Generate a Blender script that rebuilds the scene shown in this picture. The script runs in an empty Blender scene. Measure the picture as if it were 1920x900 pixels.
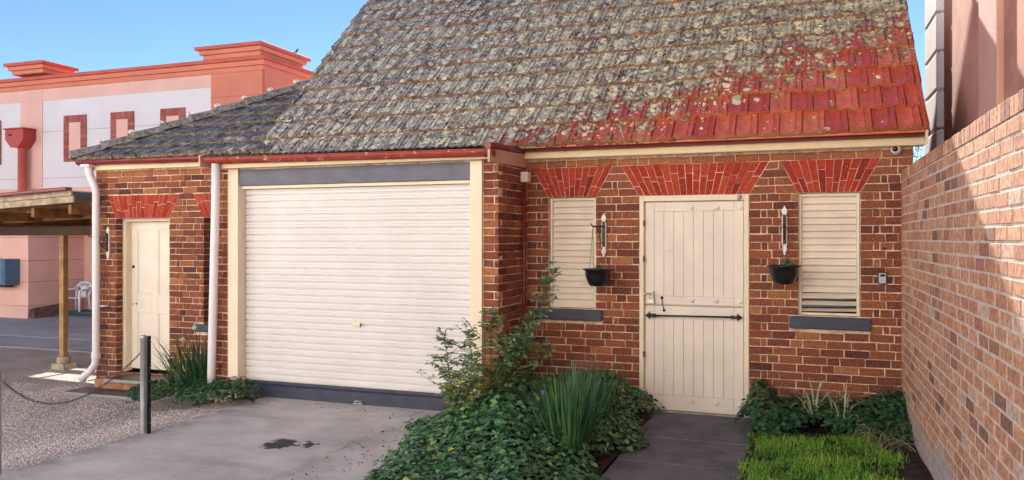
import bpy, math, random
import numpy as np
from mathutils import Vector, Matrix, Euler

random.seed(7)
RNG = np.random.default_rng(11)
S = bpy.context.scene
COL = S.collection

# ------------------------------------------------------------------ camera
cam_d = bpy.data.cameras.new('camera')
cam = bpy.data.objects.new('camera', cam_d)
COL.objects.link(cam)
CAM = Vector((0.0, -8.5, 1.84))
YAW = math.radians(20)
FPX = 1490.0
cam.location = CAM
cam.rotation_euler = (math.radians(90), 0, YAW)
cam_d.sensor_width = 36.0
cam_d.lens = 36.0 * FPX / 1920.0
cam_d.shift_y = -3.0 / 1920.0
cam_d.clip_start = 0.05
cam_d.clip_end = 2000
S.camera = cam

# ------------------------------------------------------------------ light
SUN_AZ = math.radians(8.0)       # the sun stands behind the house, a touch to the left
SUN_EL = math.radians(31)
to_sun = Vector((-math.sin(SUN_AZ) * math.cos(SUN_EL), math.cos(SUN_AZ) * math.cos(SUN_EL), math.sin(SUN_EL)))
w = bpy.data.worlds.new('World'); S.world = w; w.use_nodes = True
nt = w.node_tree
bg = nt.nodes['Background']
sky = nt.nodes.new('ShaderNodeTexSky')
sky.sky_type = 'NISHITA'; sky.sun_disc = False
sky.sun_elevation = SUN_EL; sky.sun_rotation = -SUN_AZ
sky.altitude = 800; sky.air_density = 0.9; sky.dust_density = 0.0; sky.ozone_density = 5.0
nt.links.new(sky.outputs[0], bg.inputs[0]); bg.inputs[1].default_value = 0.052
sl = bpy.data.lights.new('sun', 'SUN'); sl.energy = 5.0; sl.angle = math.radians(0.5); sl.color = (1.0, 0.93, 0.82)
so = bpy.data.objects.new('sun', sl); COL.objects.link(so)
so.rotation_euler = to_sun.to_track_quat('Z', 'Y').to_euler()
so.location = (0, 20, 20)
S.view_settings.view_transform = 'Standard'
S.view_settings.look = 'None'
S.view_settings.gamma = 1.0
S.view_settings.exposure = 1.75
S.view_settings.use_curve_mapping = False
S.render.engine = 'CYCLES'

# ------------------------------------------------------------------ helpers
def proj(p):
    """pixel position (in the 1920 wide photo) of a world point, for ranking pieces by size"""
    x, y, z = p[0] - CAM.x, p[1] - CAM.y, p[2] - CAM.z
    c, s = math.cos(YAW), math.sin(YAW)
    zc = -x * s + y * c
    if zc < .1: zc = .1
    return 960 + FPX * (x * c + y * s) / zc, 447 - FPX * z / zc

def shown(pts):
    """approximate area in the picture of a convex quad, 0 when out of the frame"""
    q = [proj(p) for p in pts]
    cx = sum(a[0] for a in q) / len(q); cy = sum(a[1] for a in q) / len(q)
    if cx < -5 or cx > 1925 or cy < -5 or cy > 905: return 0
    a = 0
    for i in range(len(q)):
        j = (i + 1) % len(q)
        a += q[i][0] * q[j][1] - q[j][0] * q[i][1]
    return abs(a) / 2

class MB:
    def __init__(s):
        s.v = []; s.f = []; s.m = []; s.r = []; s.sm = []
    def add(s, vs, fs, mi=0, r=None, smooth=False):
        o = len(s.v); s.v.extend([tuple(p) for p in vs])
        if r is None: r = random.random()
        for k, f in enumerate(fs):
            s.f.append(tuple(i + o for i in f))
            s.m.append(mi[k] if isinstance(mi, (list, tuple)) else mi); s.r.append(r); s.sm.append(smooth)
        return s
    def hexa(s, p, mi=0, r=None):
        return s.add(p, [(0, 3, 2, 1), (4, 5, 6, 7), (0, 1, 5, 4), (1, 2, 6, 5), (2, 3, 7, 6), (3, 0, 4, 7)], mi, r)
    def box(s, x0, x1, y0, y1, z0, z1, mi=0, r=None):
        return s.hexa([(x0, y0, z0), (x1, y0, z0), (x1, y1, z0), (x0, y1, z0),
                       (x0, y0, z1), (x1, y0, z1), (x1, y1, z1), (x0, y1, z1)], mi, r)
    def beam(s, a, b, wd, hd, up=(0, 0, 1), mi=0):
        a, b = Vector(a), Vector(b); d = (b - a).normalized(); up = Vector(up)
        sd = d.cross(up).normalized(); u = sd.cross(d).normalized()
        sd *= wd / 2; u *= hd / 2
        return s.hexa([a - sd - u, a + sd - u, b + sd - u, b - sd - u, a - sd + u, a + sd + u, b + sd + u, b - sd + u], mi)
    def tube(s, path, rad, n=10, mi=0, caps=True, r=None):
        P = [Vector(p) for p in path]
        if not isinstance(rad, (list, tuple)): rad = [rad] * len(P)
        vs = []; fs = []; prev = None
        for i, p in enumerate(P):
            d = (P[min(i + 1, len(P) - 1)] - P[max(i - 1, 0)]).normalized()
            if prev is None:
                ref = Vector((0, 0, 1)) if abs(d.z) < .9 else Vector((1, 0, 0))
                u = d.cross(ref).normalized()
            else:
                u = (prev - d * prev.dot(d)).normalized()
            prev = u; t = d.cross(u)
            for k in range(n):
                a = 2 * math.pi * k / n
                vs.append(p + (u * math.cos(a) + t * math.sin(a)) * rad[i])
        for i in range(len(P) - 1):
            for k in range(n):
                k2 = (k + 1) % n
                fs.append((i * n + k, i * n + k2, (i + 1) * n + k2, (i + 1) * n + k))
        s.add(vs, fs, mi, r, True)
        if caps:
            o = len(s.v) - len(vs)
            for ring, rev in ((0, True), ((len(P) - 1) * n, False)):
                f = [o + ring + k for k in range(n)]
                s.f.append(tuple(reversed(f)) if rev else tuple(f)); s.m.append(mi); s.r.append(.5 if r is None else r); s.sm.append(False)
        return s
    def lathe(s, prof, c=(0, 0, 0), n=16, mi=0, axis='z'):
        vs = []; fs = []
        for (rr, h) in prof:
            for k in range(n):
                a = 2 * math.pi * k / n
                x, y, z = rr * math.cos(a), rr * math.sin(a), h
                if axis == 'y': x, y, z = x, z, y
                if axis == 'x': x, y, z = z, x, y
                vs.append((c[0] + x, c[1] + y, c[2] + z))
        for i in range(len(prof) - 1):
            for k in range(n):
                k2 = (k + 1) % n
                fs.append((i * n + k, i * n + k2, (i + 1) * n + k2, (i + 1) * n + k))
        return s.add(vs, fs, mi, None, True)
    def prism(s, poly, y0, y1, mi=0, tf=None):
        """poly in (x,z), extruded along y"""
        n = len(poly)
        vs = [(x, y0, z) for x, z in poly] + [(x, y1, z) for x, z in poly]
        if tf: vs = [tf(p) for p in vs]
        fs = [tuple(range(n)), tuple(reversed(range(n, 2 * n)))]
        for i in range(n):
            j = (i + 1) % n
            fs.append((j, i, n + i, n + j))
        return s.add(vs, fs, mi)
    def extrude(s, prof, path_a, path_b, mi=0, smooth=False):
        """closed profile of (y,z) offsets swept straight from a to b along x"""
        n = len(prof)
        vs = [(path_a[0], path_a[1] + y, path_a[2] + z) for y, z in prof] + [(path_b[0], path_b[1] + y, path_b[2] + z) for y, z in prof]
        fs = [tuple(range(n)), tuple(reversed(range(n, 2 * n)))]
        for i in range(n):
            j = (i + 1) % n
            fs.append((j, i, n + i, n + j))
        return s.add(vs, fs, mi, None, smooth)
    def mesh(s, name, mats):
        me = bpy.data.meshes.new(name)
        me.from_pydata(s.v, [], s.f)
        for m in (mats if isinstance(mats, (list, tuple)) else [mats]): me.materials.append(m)
        me.polygons.foreach_set('material_index', s.m)
        me.polygons.foreach_set('use_smooth', s.sm)
        at = me.attributes.new('rnd', 'FLOAT', 'FACE'); at.data.foreach_set('value', s.r)
        me.update()
        return me
    def build(s, name, mats, parent=None, bevel=0, kind=None, fix=True):
        me = s.mesh(name, mats)
        o = bpy.data.objects.new(name, me); COL.objects.link(o)
        if fix:
            import bmesh
            b = bmesh.new(); b.from_mesh(me); bmesh.ops.recalc_face_normals(b, faces=b.faces); b.to_mesh(me); b.free()
        if parent: put(o, parent)
        if bevel:
            md = o.modifiers.new('bevel', 'BEVEL'); md.width = bevel; md.segments = 2; md.limit_method = 'ANGLE'; md.angle_limit = math.radians(40)
        if kind: o['kind'] = kind
        return o

def wloc(p):
    l = Vector(p.location)
    while p.parent: p = p.parent; l = l + p.location
    return l
def put(o, parent):
    """parent a mesh whose vertices are in world space to an unrotated thing"""
    o.parent = parent
    o.location = o.location - wloc(parent)

def thing(name, label, cat, loc=(0, 0, 0), group=None):
    o = bpy.data.objects.new(name, None); COL.objects.link(o); o.location = loc; o.empty_display_size = .1
    o['label'] = label; o['category'] = cat
    if group: o['group'] = group
    return o
def tag(o, label, cat, group=None, kind=None):
    o['label'] = label; o['category'] = cat
    if group: o['group'] = group
    if kind: o['kind'] = kind
    return o
def struct(o, label=None):
    o['kind'] = 'structure'
    return o

# ------------------------------------------------------------------ materials
class NT:
    def __init__(s, name):
        s.mat = bpy.data.materials.new(name); s.mat.use_nodes = True
        s.t = s.mat.node_tree; s.t.nodes.clear()
        s.out = s.t.nodes.new('ShaderNodeOutputMaterial')
        s.p = s.t.nodes.new('ShaderNodeBsdfPrincipled')
        s.t.links.new(s.p.outputs[0], s.out.inputs[0])
        g = s.t.nodes.new('ShaderNodeNewGeometry'); s.pos = g.outputs['Position']
    def set(s, sock, val):
        if hasattr(val, 'is_output'): s.t.links.new(val, sock)
        else:
            if sock.type == 'RGBA' and len(val) == 3: val = (*val, 1)
            sock.default_value = val
    def noise(s, scale, detail=4, rough=.55, vec=None, dist=0, color=False):
        n = s.t.nodes.new('ShaderNodeTexNoise'); n.inputs['Scale'].default_value = scale
        n.inputs['Detail'].default_value = detail; n.inputs['Roughness'].default_value = rough; n.inputs['Distortion'].default_value = dist
        s.t.links.new(vec or s.pos, n.inputs['Vector'])
        return n.outputs[1 if color else 0]
    def vor(s, scale, vec=None, out='Distance', feature='F1'):
        n = s.t.nodes.new('ShaderNodeTexVoronoi'); n.feature = feature; n.inputs['Scale'].default_value = scale
        s.t.links.new(vec or s.pos, n.inputs['Vector'])
        return n.outputs[out]
    def math(s, op, a, b=0.0, c=None, clamp=False):
        n = s.t.nodes.new('ShaderNodeMath'); n.operation = op; n.use_clamp = clamp
        s.set(n.inputs[0], a); s.set(n.inputs[1], b)
        if c is not None: s.set(n.inputs[2], c)
        return n.outputs[0]
    def mix(s, f, a, b, mode='MIX'):
        n = s.t.nodes.new('ShaderNodeMix'); n.data_type = 'RGBA'; n.blend_type = mode
        s.set(n.inputs[0], f); s.set(n.inputs[6], a); s.set(n.inputs[7], b)
        return n.outputs[2]
    def ramp(s, f, stops, interp='LINEAR'):
        n = s.t.nodes.new('ShaderNodeValToRGB'); n.color_ramp.interpolation = interp
        e = n.color_ramp.elements
        while len(e) < len(stops): e.new(.5)
        for k, (p, c) in enumerate(stops):
            e[k].position = p; e[k].color = (*c, 1) if len(c) == 3 else c
        s.set(n.inputs[0], f)
        return n.outputs[0]
    def step(s, f, lo, hi):
        n = s.t.nodes.new('ShaderNodeMapRange'); n.interpolation_type = 'SMOOTHSTEP'
        s.set(n.inputs[0], f); n.inputs[1].default_value = lo; n.inputs[2].default_value = hi
        return n.outputs[0]
    def attr(s, name='rnd'):
        n = s.t.nodes.new('ShaderNodeAttribute'); n.attribute_name = name
        return n.outputs['Fac']
    def sep(s, vec=None):
        n = s.t.nodes.new('ShaderNodeSeparateXYZ'); s.t.links.new(vec or s.pos, n.inputs[0]); return n.outputs
    def stretch(s, sc):
        n = s.t.nodes.new('ShaderNodeMapping'); n.inputs['Scale'].default_value = sc
        s.t.links.new(s.pos, n.inputs['Vector']); return n.outputs[0]
    def bump(s, h, strength=.4, dist=.01):
        n = s.t.nodes.new('ShaderNodeBump'); n.inputs['Strength'].default_value = strength; n.inputs['Distance'].default_value = dist
        s.t.links.new(h, n.inputs['Height']); s.t.links.new(n.outputs[0], s.p.inputs['Normal'])
    def done(s, color, rough=.7, spec=.5, metal=0.0):
        s.set(s.p.inputs['Base Color'], color); s.set(s.p.inputs['Roughness'], rough)
        s.p.inputs['Specular IOR Level'].default_value = spec; s.p.inputs['Metallic'].default_value = metal
        return s.mat

def dark(c, k): return tuple(max(0, x * k) for x in c)

def plain(name, c, rough=.6, var=.12, scale=6, bumpk=.12, bscale=60, spec=.4, metal=0, dirt=None, streak=False):
    n = NT(name)
    a = n.noise(scale, 5)
    col = n.mix(n.step(a, .3, .7), dark(c, 1 - var), dark(c, 1 + var))
    if dirt:
        vec = n.stretch((9, 9, .8)) if streak else None
        d = n.step(n.noise(dirt[0], 7, .65, vec), dirt[1], dirt[1] + .14)
        col = n.mix(n.math('MULTIPLY', d, dirt[3] if len(dirt) > 3 else .8), col, dirt[2])
    n.bump(n.noise(bscale, 3), bumpk, .004)
    return n.done(col, rough, spec, metal)

def brick_mat(name, stops, pale, scale=45, bumpk=.6, base_dark=False):
    n = NT(name)
    r = n.attr()
    base = n.ramp(r, stops)
    g = n.noise(scale, 5, .6)
    col = n.mix(n.step(g, .32, .72), n.mix(1.0, base, (.62, .60, .62), 'MULTIPLY'), n.mix(1.0, base, (1.2, 1.17, 1.12), 'MULTIPLY'))
    big = n.noise(1.1, 4)
    col = n.mix(n.math('MULTIPLY', n.step(big, .5, .75), .35), col, n.mix(1.0, col, (.62, .58, .6), 'MULTIPLY'))
    sp = n.step(n.noise(30, 4, .6, n.stretch((1, 1, 1.6))), .655, .70)
    col = n.mix(n.math('MULTIPLY', sp, .7), col, pale)
    if base_dark:  # darker, greyer bricks towards the foot of the wall
        x_, y_, z_ = n.sep()
        dm = n.math('MULTIPLY', n.step(n.math('ADD', z_, n.math('MULTIPLY', n.noise(2.5, 5, .6), -.9)), .05, -.35), .55)
        col = n.mix(dm, col, n.mix(.5, n.mix(1.0, col, (.55, .55, .62), 'MULTIPLY'), (.13, .10, .095)))
    h = n.math('ADD', n.noise(90, 4, .6), n.math('MULTIPLY', n.noise(22, 3), 1.3))
    n.bump(h, bumpk, .006)
    return n.done(col, .88, .25)

M = {}
M['brick'] = brick_mat('house brick', [(0, (.115, .044, .037)), (.2, (.190, .063, .043)), (.5, (.268, .088, .050)), (.8, (.340, .122, .060)), (1, (.42, .175, .080))], (.50, .36, .27), base_dark=True)
M['mortar'] = plain('lime mortar', (.68, .52, .39), .95, .25, 14, .9, 60, .1, dirt=(4, .50, (.27, .17, .12), .8))
M['arch_brick'] = brick_mat('red painted brick', [(0, (.26, .030, .022)), (.5, (.42, .050, .030)), (1, (.50, .085, .045))], (.55, .30, .24))
M['wall_brick'] = brick_mat('boundary brick', [(0, (.30, .150, .110)), (.15, (.48, .225, .155)), (.5, (.61, .305, .185)), (.85, (.67, .38, .245)), (1, (.64, .45, .36))], (.62, .46, .38), 30, .22)
M['wall_mortar'] = plain('boundary mortar', (.62, .50, .43), .95, .15, 10, .5, 80, .1)
# efflorescence at the foot of the boundary wall
def stained(base):
    m = base.copy(); t = m.node_tree
    p = [x for x in t.nodes if x.type == 'BSDF_PRINCIPLED'][0]
    src = p.inputs['Base Color'].links[0].from_socket
    g = t.nodes.new('ShaderNodeNewGeometry'); sx = t.nodes.new('ShaderNodeSeparateXYZ'); t.links.new(g.outputs['Position'], sx.inputs[0])
    nz = t.nodes.new('ShaderNodeTexNoise'); nz.inputs['Scale'].default_value = 2.2; nz.inputs['Detail'].default_value = 6; t.links.new(g.outputs['Position'], nz.inputs['Vector'])
    a = t.nodes.new('ShaderNodeMath'); a.operation = 'MULTIPLY_ADD'; t.links.new(nz.outputs[0], a.inputs[0]); a.inputs[1].default_value = -.55; t.links.new(sx.outputs['Z'], a.inputs[2])
    mr = t.nodes.new('ShaderNodeMapRange'); mr.interpolation_type = 'SMOOTHSTEP'; t.links.new(a.outputs[0], mr.inputs[0])
    mr.inputs[1].default_value = .14; mr.inputs[2].default_value = -.06
    k = t.nodes.new('ShaderNodeMath'); k.operation = 'MULTIPLY'; t.links.new(mr.outputs[0], k.inputs[0]); k.inputs[1].default_value = .8
    mx = t.nodes.new('ShaderNodeMix'); mx.data_type = 'RGBA'; t.links.new(k.outputs[0], mx.inputs[0]); t.links.new(src, mx.inputs[6]); mx.inputs[7].default_value = (.42, .37, .36, 1)
    t.links.new(mx.outputs[2], p.inputs['Base Color'])
    return m
M['wall_brick'] = stained(M['wall_brick']); M['wall_mortar'] = stained(M['wall_mortar'])

M['cream'] = plain('cream paint', (.80, .69, .53), .5, .05, 4, .25, 40, .4, dirt=(7, .66, (.36, .26, .17), .45))
M['door_cream'] = plain('door cream paint', (.76, .69, .60), .5, .05, 3, .45, 26, .4, dirt=(9, .63, (.50, .40, .29), .55))
M['louvre'] = plain('louvre paint', (.76, .67, .55), .5, .06, 5, .35, 40, .4, dirt=(8, .62, (.46, .36, .26), .5))
M['fascia'] = plain('fascia paint', (.72, .57, .36), .45, .05, 3, .15, 30, .4, dirt=(6, .7, (.45, .33, .2), .35))
M['roller'] = plain('roller door enamel', (.71, .685, .69), .42, .03, 2.2, .05, 9, .45, dirt=(7, .63, (.52, .43, .35), .35), streak=True)
M['navy'] = plain('blue grey paint', (.055, .060, .092), .5, .15, 8, .3, 30, .3, dirt=(12, .70, (.2, .2, .24), .25))
M['beam_blue'] = plain('weathered blue beam', (.135, .140, .185), .6, .12, 5, .4, 35, .3, dirt=(14, .68, (.35, .28, .22), .4))
M['maroon'] = plain('maroon gutter', (.21, .022, .024), .32, .15, 5, .08, 30, .5, dirt=(8, .68, (.10, .03, .03), .6))
M['flaky'] = plain('flaking red gutter', (.26, .030, .018), .5, .2, 8, .3, 40, .4, dirt=(11, .57, (.66, .52, .32), .95))
M['barge'] = plain('pink barge board', (.55, .36, .26), .55, .08, 5, .2, 40, .3)
M['galv'] = plain('galvanised iron', (.42, .43, .45), .4, .15, 9, .1, 30, .5, .6)
M['pvc'] = plain('white pvc', (.74, .72, .75), .35, .05, 3, .03, 20, .5, dirt=(5, .68, (.5, .45, .42), .4))
M['black_iron'] = plain('black iron', (.012, .012, .014), .35, .2, 20, .1, 40, .5)
M['black_plastic'] = plain('black plastic', (.010, .011, .014), .32, .15, 8, .03, 20, .5)
M['brass'] = plain('steel padlock', (.5, .46, .36), .3, .1, 9, .05, 30, .5, .8)
M['white_paint'] = plain('white paint', (.78, .74, .68), .5, .05, 8, .1, 30, .4)
M['white_plastic'] = plain('white plastic', (.80, .80, .84), .4, .03, 4, .02, 20, .5)
M['lens'] = plain('dark glass', (.006, .006, .008), .08, .1, 5, 0, 10, .6)
M['grey_plastic'] = plain('grey plastic', (.42, .43, .46), .45, .05, 5, .03, 20, .4)
M['glass'] = plain('window glass', (.02, .024, .03), .06, .1, 2, 0, 5, .6)
M['alu'] = plain('dull aluminium', (.35, .36, .38), .35, .06, 5, .03, 20, .5, .7)
M['timber'] = plain('brown timber', (.22, .105, .040), .7, .3, 7, .4, 30, .25, dirt=(6, .55, (.10, .05, .022), .7), streak=False)
M['post_timber'] = plain('weathered post', (.36, .22, .10), .75, .25, 7, .4, 30, .25, dirt=(5, .55, (.16, .09, .045), .6), streak=True)
M['dark_timber'] = plain('dark stained beam', (.060, .028, .015), .6, .3, 7, .3, 30, .3)
M['grey_timber'] = plain('weathered fascia', (.40, .32, .23), .8, .25, 9, .5, 40, .2, dirt=(7, .52, (.20, .16, .13), .8))
M['pink'] = plain('pink render', (.68, .37, .29), .85, .07, 1.2, .25, 60, .2)
M['wing_pink'] = plain('wing render', (.82, .49, .41), .85, .06, 1.2, .25, 60, .2)
M['pale_pink'] = plain('pale pink render', (.76, .48, .42), .85, .05, 1.5, .2, 60, .2)
M['white_wall'] = plain('white render', (.72, .70, .745), .85, .03, .8, .12, 50, .2)
M['orange_wall'] = plain('terracotta render', (.66, .235, .165), .85, .06, 1.5, .2, 60, .2)
M['trim_red'] = plain('red cornice paint', (.56, .12, .085), .6, .08, 3, .15, 40, .3)
M['deep_red'] = plain('red enamel', (.42, .045, .04), .4, .08, 3, .05, 30, .4)
M['surround'] = brick_mat('painted surround brick', [(0, (.36, .10, .095)), (1, (.50, .17, .15))], (.55, .3, .27), 30, .3)
M['blue_box'] = plain('blue steel', (.075, .16, .26), .45, .12, 5, .05, 30, .4)
M['old_render'] = plain('bare stone base', (.16, .10, .08), .95, .4, 8, .9, 25, .1)
M['teal_step'] = plain('teal painted step', (.055, .10, .13), .6, .15, 4, .2, 30, .3)
M['rough_pink'] = plain('neighbour rough render', (.47, .225, .175), .9, .14, 2.0, 1.0, 36, .15, dirt=(2.6, .5, (.56, .30, .20), .5))
M['smooth_pink'] = plain('neighbour pilaster render', (.58, .33, .27), .9, .08, 2.0, .9, 40, .15)
M['quoin'] = plain('white quoin', (.72, .71, .74), .8, .05, 2.0, .25, 40, .2, dirt=(4, .66, (.5, .45, .38), .4))
M['concrete_block'] = plain('footing concrete', (.42, .36, .28), .95, .25, 9, .8, 30, .1)
M['step_brick'] = plain('worn step', (.34, .17, .11), .9, .35, 9, .8, 25, .1)
M['soil'] = plain('garden soil', (.045, .034, .028), .98, .4, 12, 1.0, 30, .1)
M['tank'] = plain('shed metal', (.35, .33, .32), .7, .1, 3, .2, 20, .3)

# driveway, path, yard
n = NT('driveway concrete')
a = n.noise(1.6, 6, .6); b = n.noise(28, 5, .65)
col = n.mix(n.step(a, .33, .68), (.44, .425, .41), (.64, .615, .59))
col = n.mix(n.math('MULTIPLY', n.step(b, .45, .70), .6), col, (.62, .57, .56))
col = n.mix(n.math('MULTIPLY', n.step(n.noise(.9, 6, .6, n.stretch((.5, 2.2, 1))), .54, .7), .55), col, (.30, .285, .275))
v = n.t.nodes.new('ShaderNodeVectorMath'); v.operation = 'DISTANCE'
jit = n.t.nodes.new('ShaderNodeVectorMath'); jit.operation = 'MULTIPLY_ADD'; n.t.links.new(n.noise(7, 4, .6, color=True), jit.inputs[0]); jit.inputs[1].default_value = (.42, .36, 0); n.t.links.new(n.pos, jit.inputs[2])
n.t.links.new(jit.outputs[0], v.inputs[0]); v.inputs[1].default_value = (-4.17, -2.35, 0)
stain = n.step(v.outputs['Value'], .17, .12)
v2 = n.t.nodes.new('ShaderNodeVectorMath'); v2.operation = 'DISTANCE'; n.t.links.new(jit.outputs[0], v2.inputs[0]); v2.inputs[1].default_value = (-3.92, -2.28, 0)
stain = n.math('MAXIMUM', stain, n.step(v2.outputs['Value'], .085, .05))
col = n.mix(n.math('MULTIPLY', stain, .93), col, (.02, .02, .026))
crack = n.step(n.noise(55, 4, .7), .60, .70)
col = n.mix(n.math('MULTIPLY', crack, .5), col, (.20, .17, .18))
x_, y_, z_ = n.sep()
edge = n.math('MULTIPLY', n.step(n.math('ADD', x_, n.math('MULTIPLY', n.noise(1.5, 5), .9)), -4.9, -5.5), n.step(n.noise(5, 5, .65), .36, .6))
col = n.mix(n.math('MULTIPLY', edge, .55), col, (.16, .14, .145))
ty = n.math('MULTIPLY', n.step(n.math('ABSOLUTE', n.math('ADD', x_, 3.75)), .20, .05), n.step(n.noise(4, 6, .7, n.stretch((1.5, .5, 1))), .42, .62))
col = n.mix(n.math('MULTIPLY', ty, .30), col, (.17, .15, .155))
pit = n.step(n.noise(70, 3, .6), .60, .68); col = n.mix(n.math('MULTIPLY', pit, .55), col, (.17, .15, .15))
sp_ = n.step(n.noise(95, 2, .5), .66, .72); col = n.mix(n.math('MULTIPLY', sp_, .6), col, (.72, .69, .68))
n.bump(n.math('ADD', n.noise(60, 5, .75), n.math('MULTIPLY', a, .6)), .9, .010)
M['drive'] = n.done(col, .9, .25)

n = NT('path concrete')
a = n.noise(2.2, 6, .6); b = n.noise(75, 3, .6)
col = n.mix(n.step(a, .3, .7), (.098, .100, .114), (.180, .180, .196))
col = n.mix(n.step(b, .62, .72), col, (.42, .39, .39))
col = n.mix(n.math('MULTIPLY', n.step(n.noise(3.0, 6, .6, n.stretch((.6, 3, 1))), .58, .66), .5), col, (.22, .2, .2))
sp_ = n.step(n.noise(38, 5, .7), .63, .70); col = n.mix(n.math('MULTIPLY', sp_, .7), col, (.50, .47, .47))
n.bump(n.math('ADD', n.noise(50, 5, .7), a), .9, .008)
M['path'] = n.done(col, .88, .3)

n = NT('gravel bed')
a = n.noise(1.2, 5); b = n.vor(60)
col = n.mix(n.step(a, .3, .7), (.52, .47, .45), (.68, .62, .60))
col = n.mix(1.0, col, n.ramp(b, [(0, (1.15, 1.1, 1.1)), (.7, (.5, .47, .46))]), 'MULTIPLY')
n.bump(n.math('MULTIPLY', b, -1.0), 1.0, .012)
M['gravel'] = n.done(col, .95, .2)
M['stone'] = plain('gravel stone', (.42, .36, .34), .9, .3, 30, .3, 90, .2)

n = NT('yard asphalt')
a = n.noise(.5, 6, .6); b = n.noise(40, 3)
col = n.mix(n.step(a, .35, .65), (.26, .265, .285), (.38, .385, .405))
col = n.mix(n.math('MULTIPLY', n.step(b, .5, .75), .4), col, (.28, .28, .3))
n.bump(b, .4, .006)
M['asphalt'] = n.done(col, .9, .25)
M['street'] = plain('sunlit street paving', (.50, .48, .45), .9, .12, 2, .3, 40, .2)
M['opposite'] = plain('bounce building render', (.80, .775, .735), .85, .04, 1.5, .2, 40, .2)
M['pale_slab'] = plain('pale slab', (.36, .37, .39), .9, .12, 3, .3, 50, .2)

# roof tile: glazed red tile under crusts of lichen that grow everywhere but the lower right
def tile_mat(name, edge=False, cold=0.0):
    n = NT(name)
    r = n.attr(); x, y, z = n.sep()
    if edge and cold:
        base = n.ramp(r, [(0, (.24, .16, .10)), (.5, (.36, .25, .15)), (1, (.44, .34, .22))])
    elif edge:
        base = n.ramp(r, [(0, (.40, .095, .045)), (.4, (.52, .17, .07)), (.75, (.48, .25, .11)), (1, (.45, .34, .20))])
    else:
        rr = n.math('ADD', r, n.math('MULTIPLY', n.math('SUBTRACT', n.noise(12, 3), .5), 1.1))
        base = n.ramp(rr, [(0, (.36, .055, .065)), (.25, (.46, .070, .050)), (.5, (.54, .095, .052)), (.75, (.60, .14, .068)), (1, (.64, .20, .10))])
    q = n.math('ADD', n.math('DIVIDE', n.math('SUBTRACT', 1.1, x), 3.9), n.math('MULTIPLY', n.math('ADD', y, .27), .70))
    n1 = n.noise(13, 6, .66, dist=.4); nb = n.noise(2.2, 3)
    k = n.math('ADD', n.math('MULTIPLY', n.math('SUBTRACT', q, .98), 1.25), n.math('MULTIPLY', n.math('SUBTRACT', n1, .5), 2.8))
    k = n.math('MINIMUM', k, n.math('ADD', .36, n.math('MULTIPLY', n.math('SUBTRACT', n1, .5), 2.8)))
    k = n.math('ADD', k, n.math('ADD', n.math('MULTIPLY', n.math('SUBTRACT', r, .5), .55), n.math('MULTIPLY', n.math('SUBTRACT', nb, .5), .9)))
    lich = n.step(k, -.08, .10)
    # under the lichen the old tiles have weathered to a purplish grey
    old = n.step(q, .95, 1.5)
    if not edge:
        base = n.mix(n.math('MULTIPLY', old, .88), base, n.ramp(n.noise(15, 6, .65), [(.3, (.075, .058, .080)), (.5, (.165, .125, .165)), (.7, (.30, .24, .28))]))
    n2 = n.noise(22, 7, .72, dist=.8)
    nl = n.math('ADD', n.math('MULTIPLY', n2, .62), n.math('MULTIPLY', n.noise(6.5, 4, .6), .38))
    lc = n.ramp(nl, [(.36, (.062, .054, .066)), (.425, (.21, .19, .21)), (.475, (.38, .36, .365)), (.525, (.62, .60, .54)), (.59, (.82, .80, .67))])
    warm = n.step(x, -5.5, .5)
    lc = n.mix(warm, n.mix(1.0, lc, (.88, .88, .88), 'MULTIPLY'), n.mix(1.0, lc, (1.05, 1.01, .78), 'MULTIPLY'))
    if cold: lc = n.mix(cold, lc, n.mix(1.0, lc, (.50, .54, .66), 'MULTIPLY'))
    if edge:
        lich = n.math('MULTIPLY', n.step(n.noise(20, 5), .44, .56), n.step(q, .6, 1.2))
        lich = n.math('MULTIPLY', lich, .85)
        lc = n.mix(.5, lc, (.36, .28, .15))
    else:
        # stray pale flecks over the clean tiles
        fl = n.step(n.noise(34, 2, .5), .70, .74)
        lich = n.math('MAXIMUM', lich, n.math('MULTIPLY', fl, .85))
    col = n.mix(lich, base, lc)
    h = n.math('ADD', n.math('MULTIPLY', n.math('MULTIPLY', lich, n.math('ADD', n2, .3)), 1.6), n.math('MULTIPLY', n.noise(60, 3), .12))
    n.bump(h, 1.0, .030)
    ro = n.math('ADD', n.math('MULTIPLY', n.math('MAXIMUM', lich, old), .62), .26)
    return n.done(col, ro, .45)
M['tile'] = tile_mat('roof tile'); M['tile_edge'] = tile_mat('roof tile nose', True)
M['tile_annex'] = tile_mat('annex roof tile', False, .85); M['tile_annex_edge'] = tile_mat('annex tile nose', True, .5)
M['hip'] = plain('lichened hip cap', (.20, .19, .185), .95, .5, 18, 1.0, 30, .2, dirt=(14, .55, (.40, .40, .33), .8))
M['hip_white'] = plain('pale cap end', (.62, .60, .56), .9, .1, 18, .5, 40, .2)
n = NT('lichen crust')
c_ = n.ramp(n.attr(), [(0, (.10, .09, .10)), (.22, (.30, .285, .285)), (.5, (.55, .54, .48)), (.8, (.72, .71, .58)), (1, (.80, .76, .56))])
x_, y_, z_ = n.sep()
c_ = n.mix(n.step(x_, -5.5, .5), n.mix(1.0, c_, (.92, .93, .90), 'MULTIPLY'), n.mix(1.0, c_, (1.04, 1.01, .78), 'MULTIPLY'))
n.bump(n.noise(140, 4), .8, .006); M['lichen'] = n.done(c_, .95, .15)
M['tin'] = plain('corrugated sheet', (.10, .09, .10), .5, .3, 6, .2, 30, .4)

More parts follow.
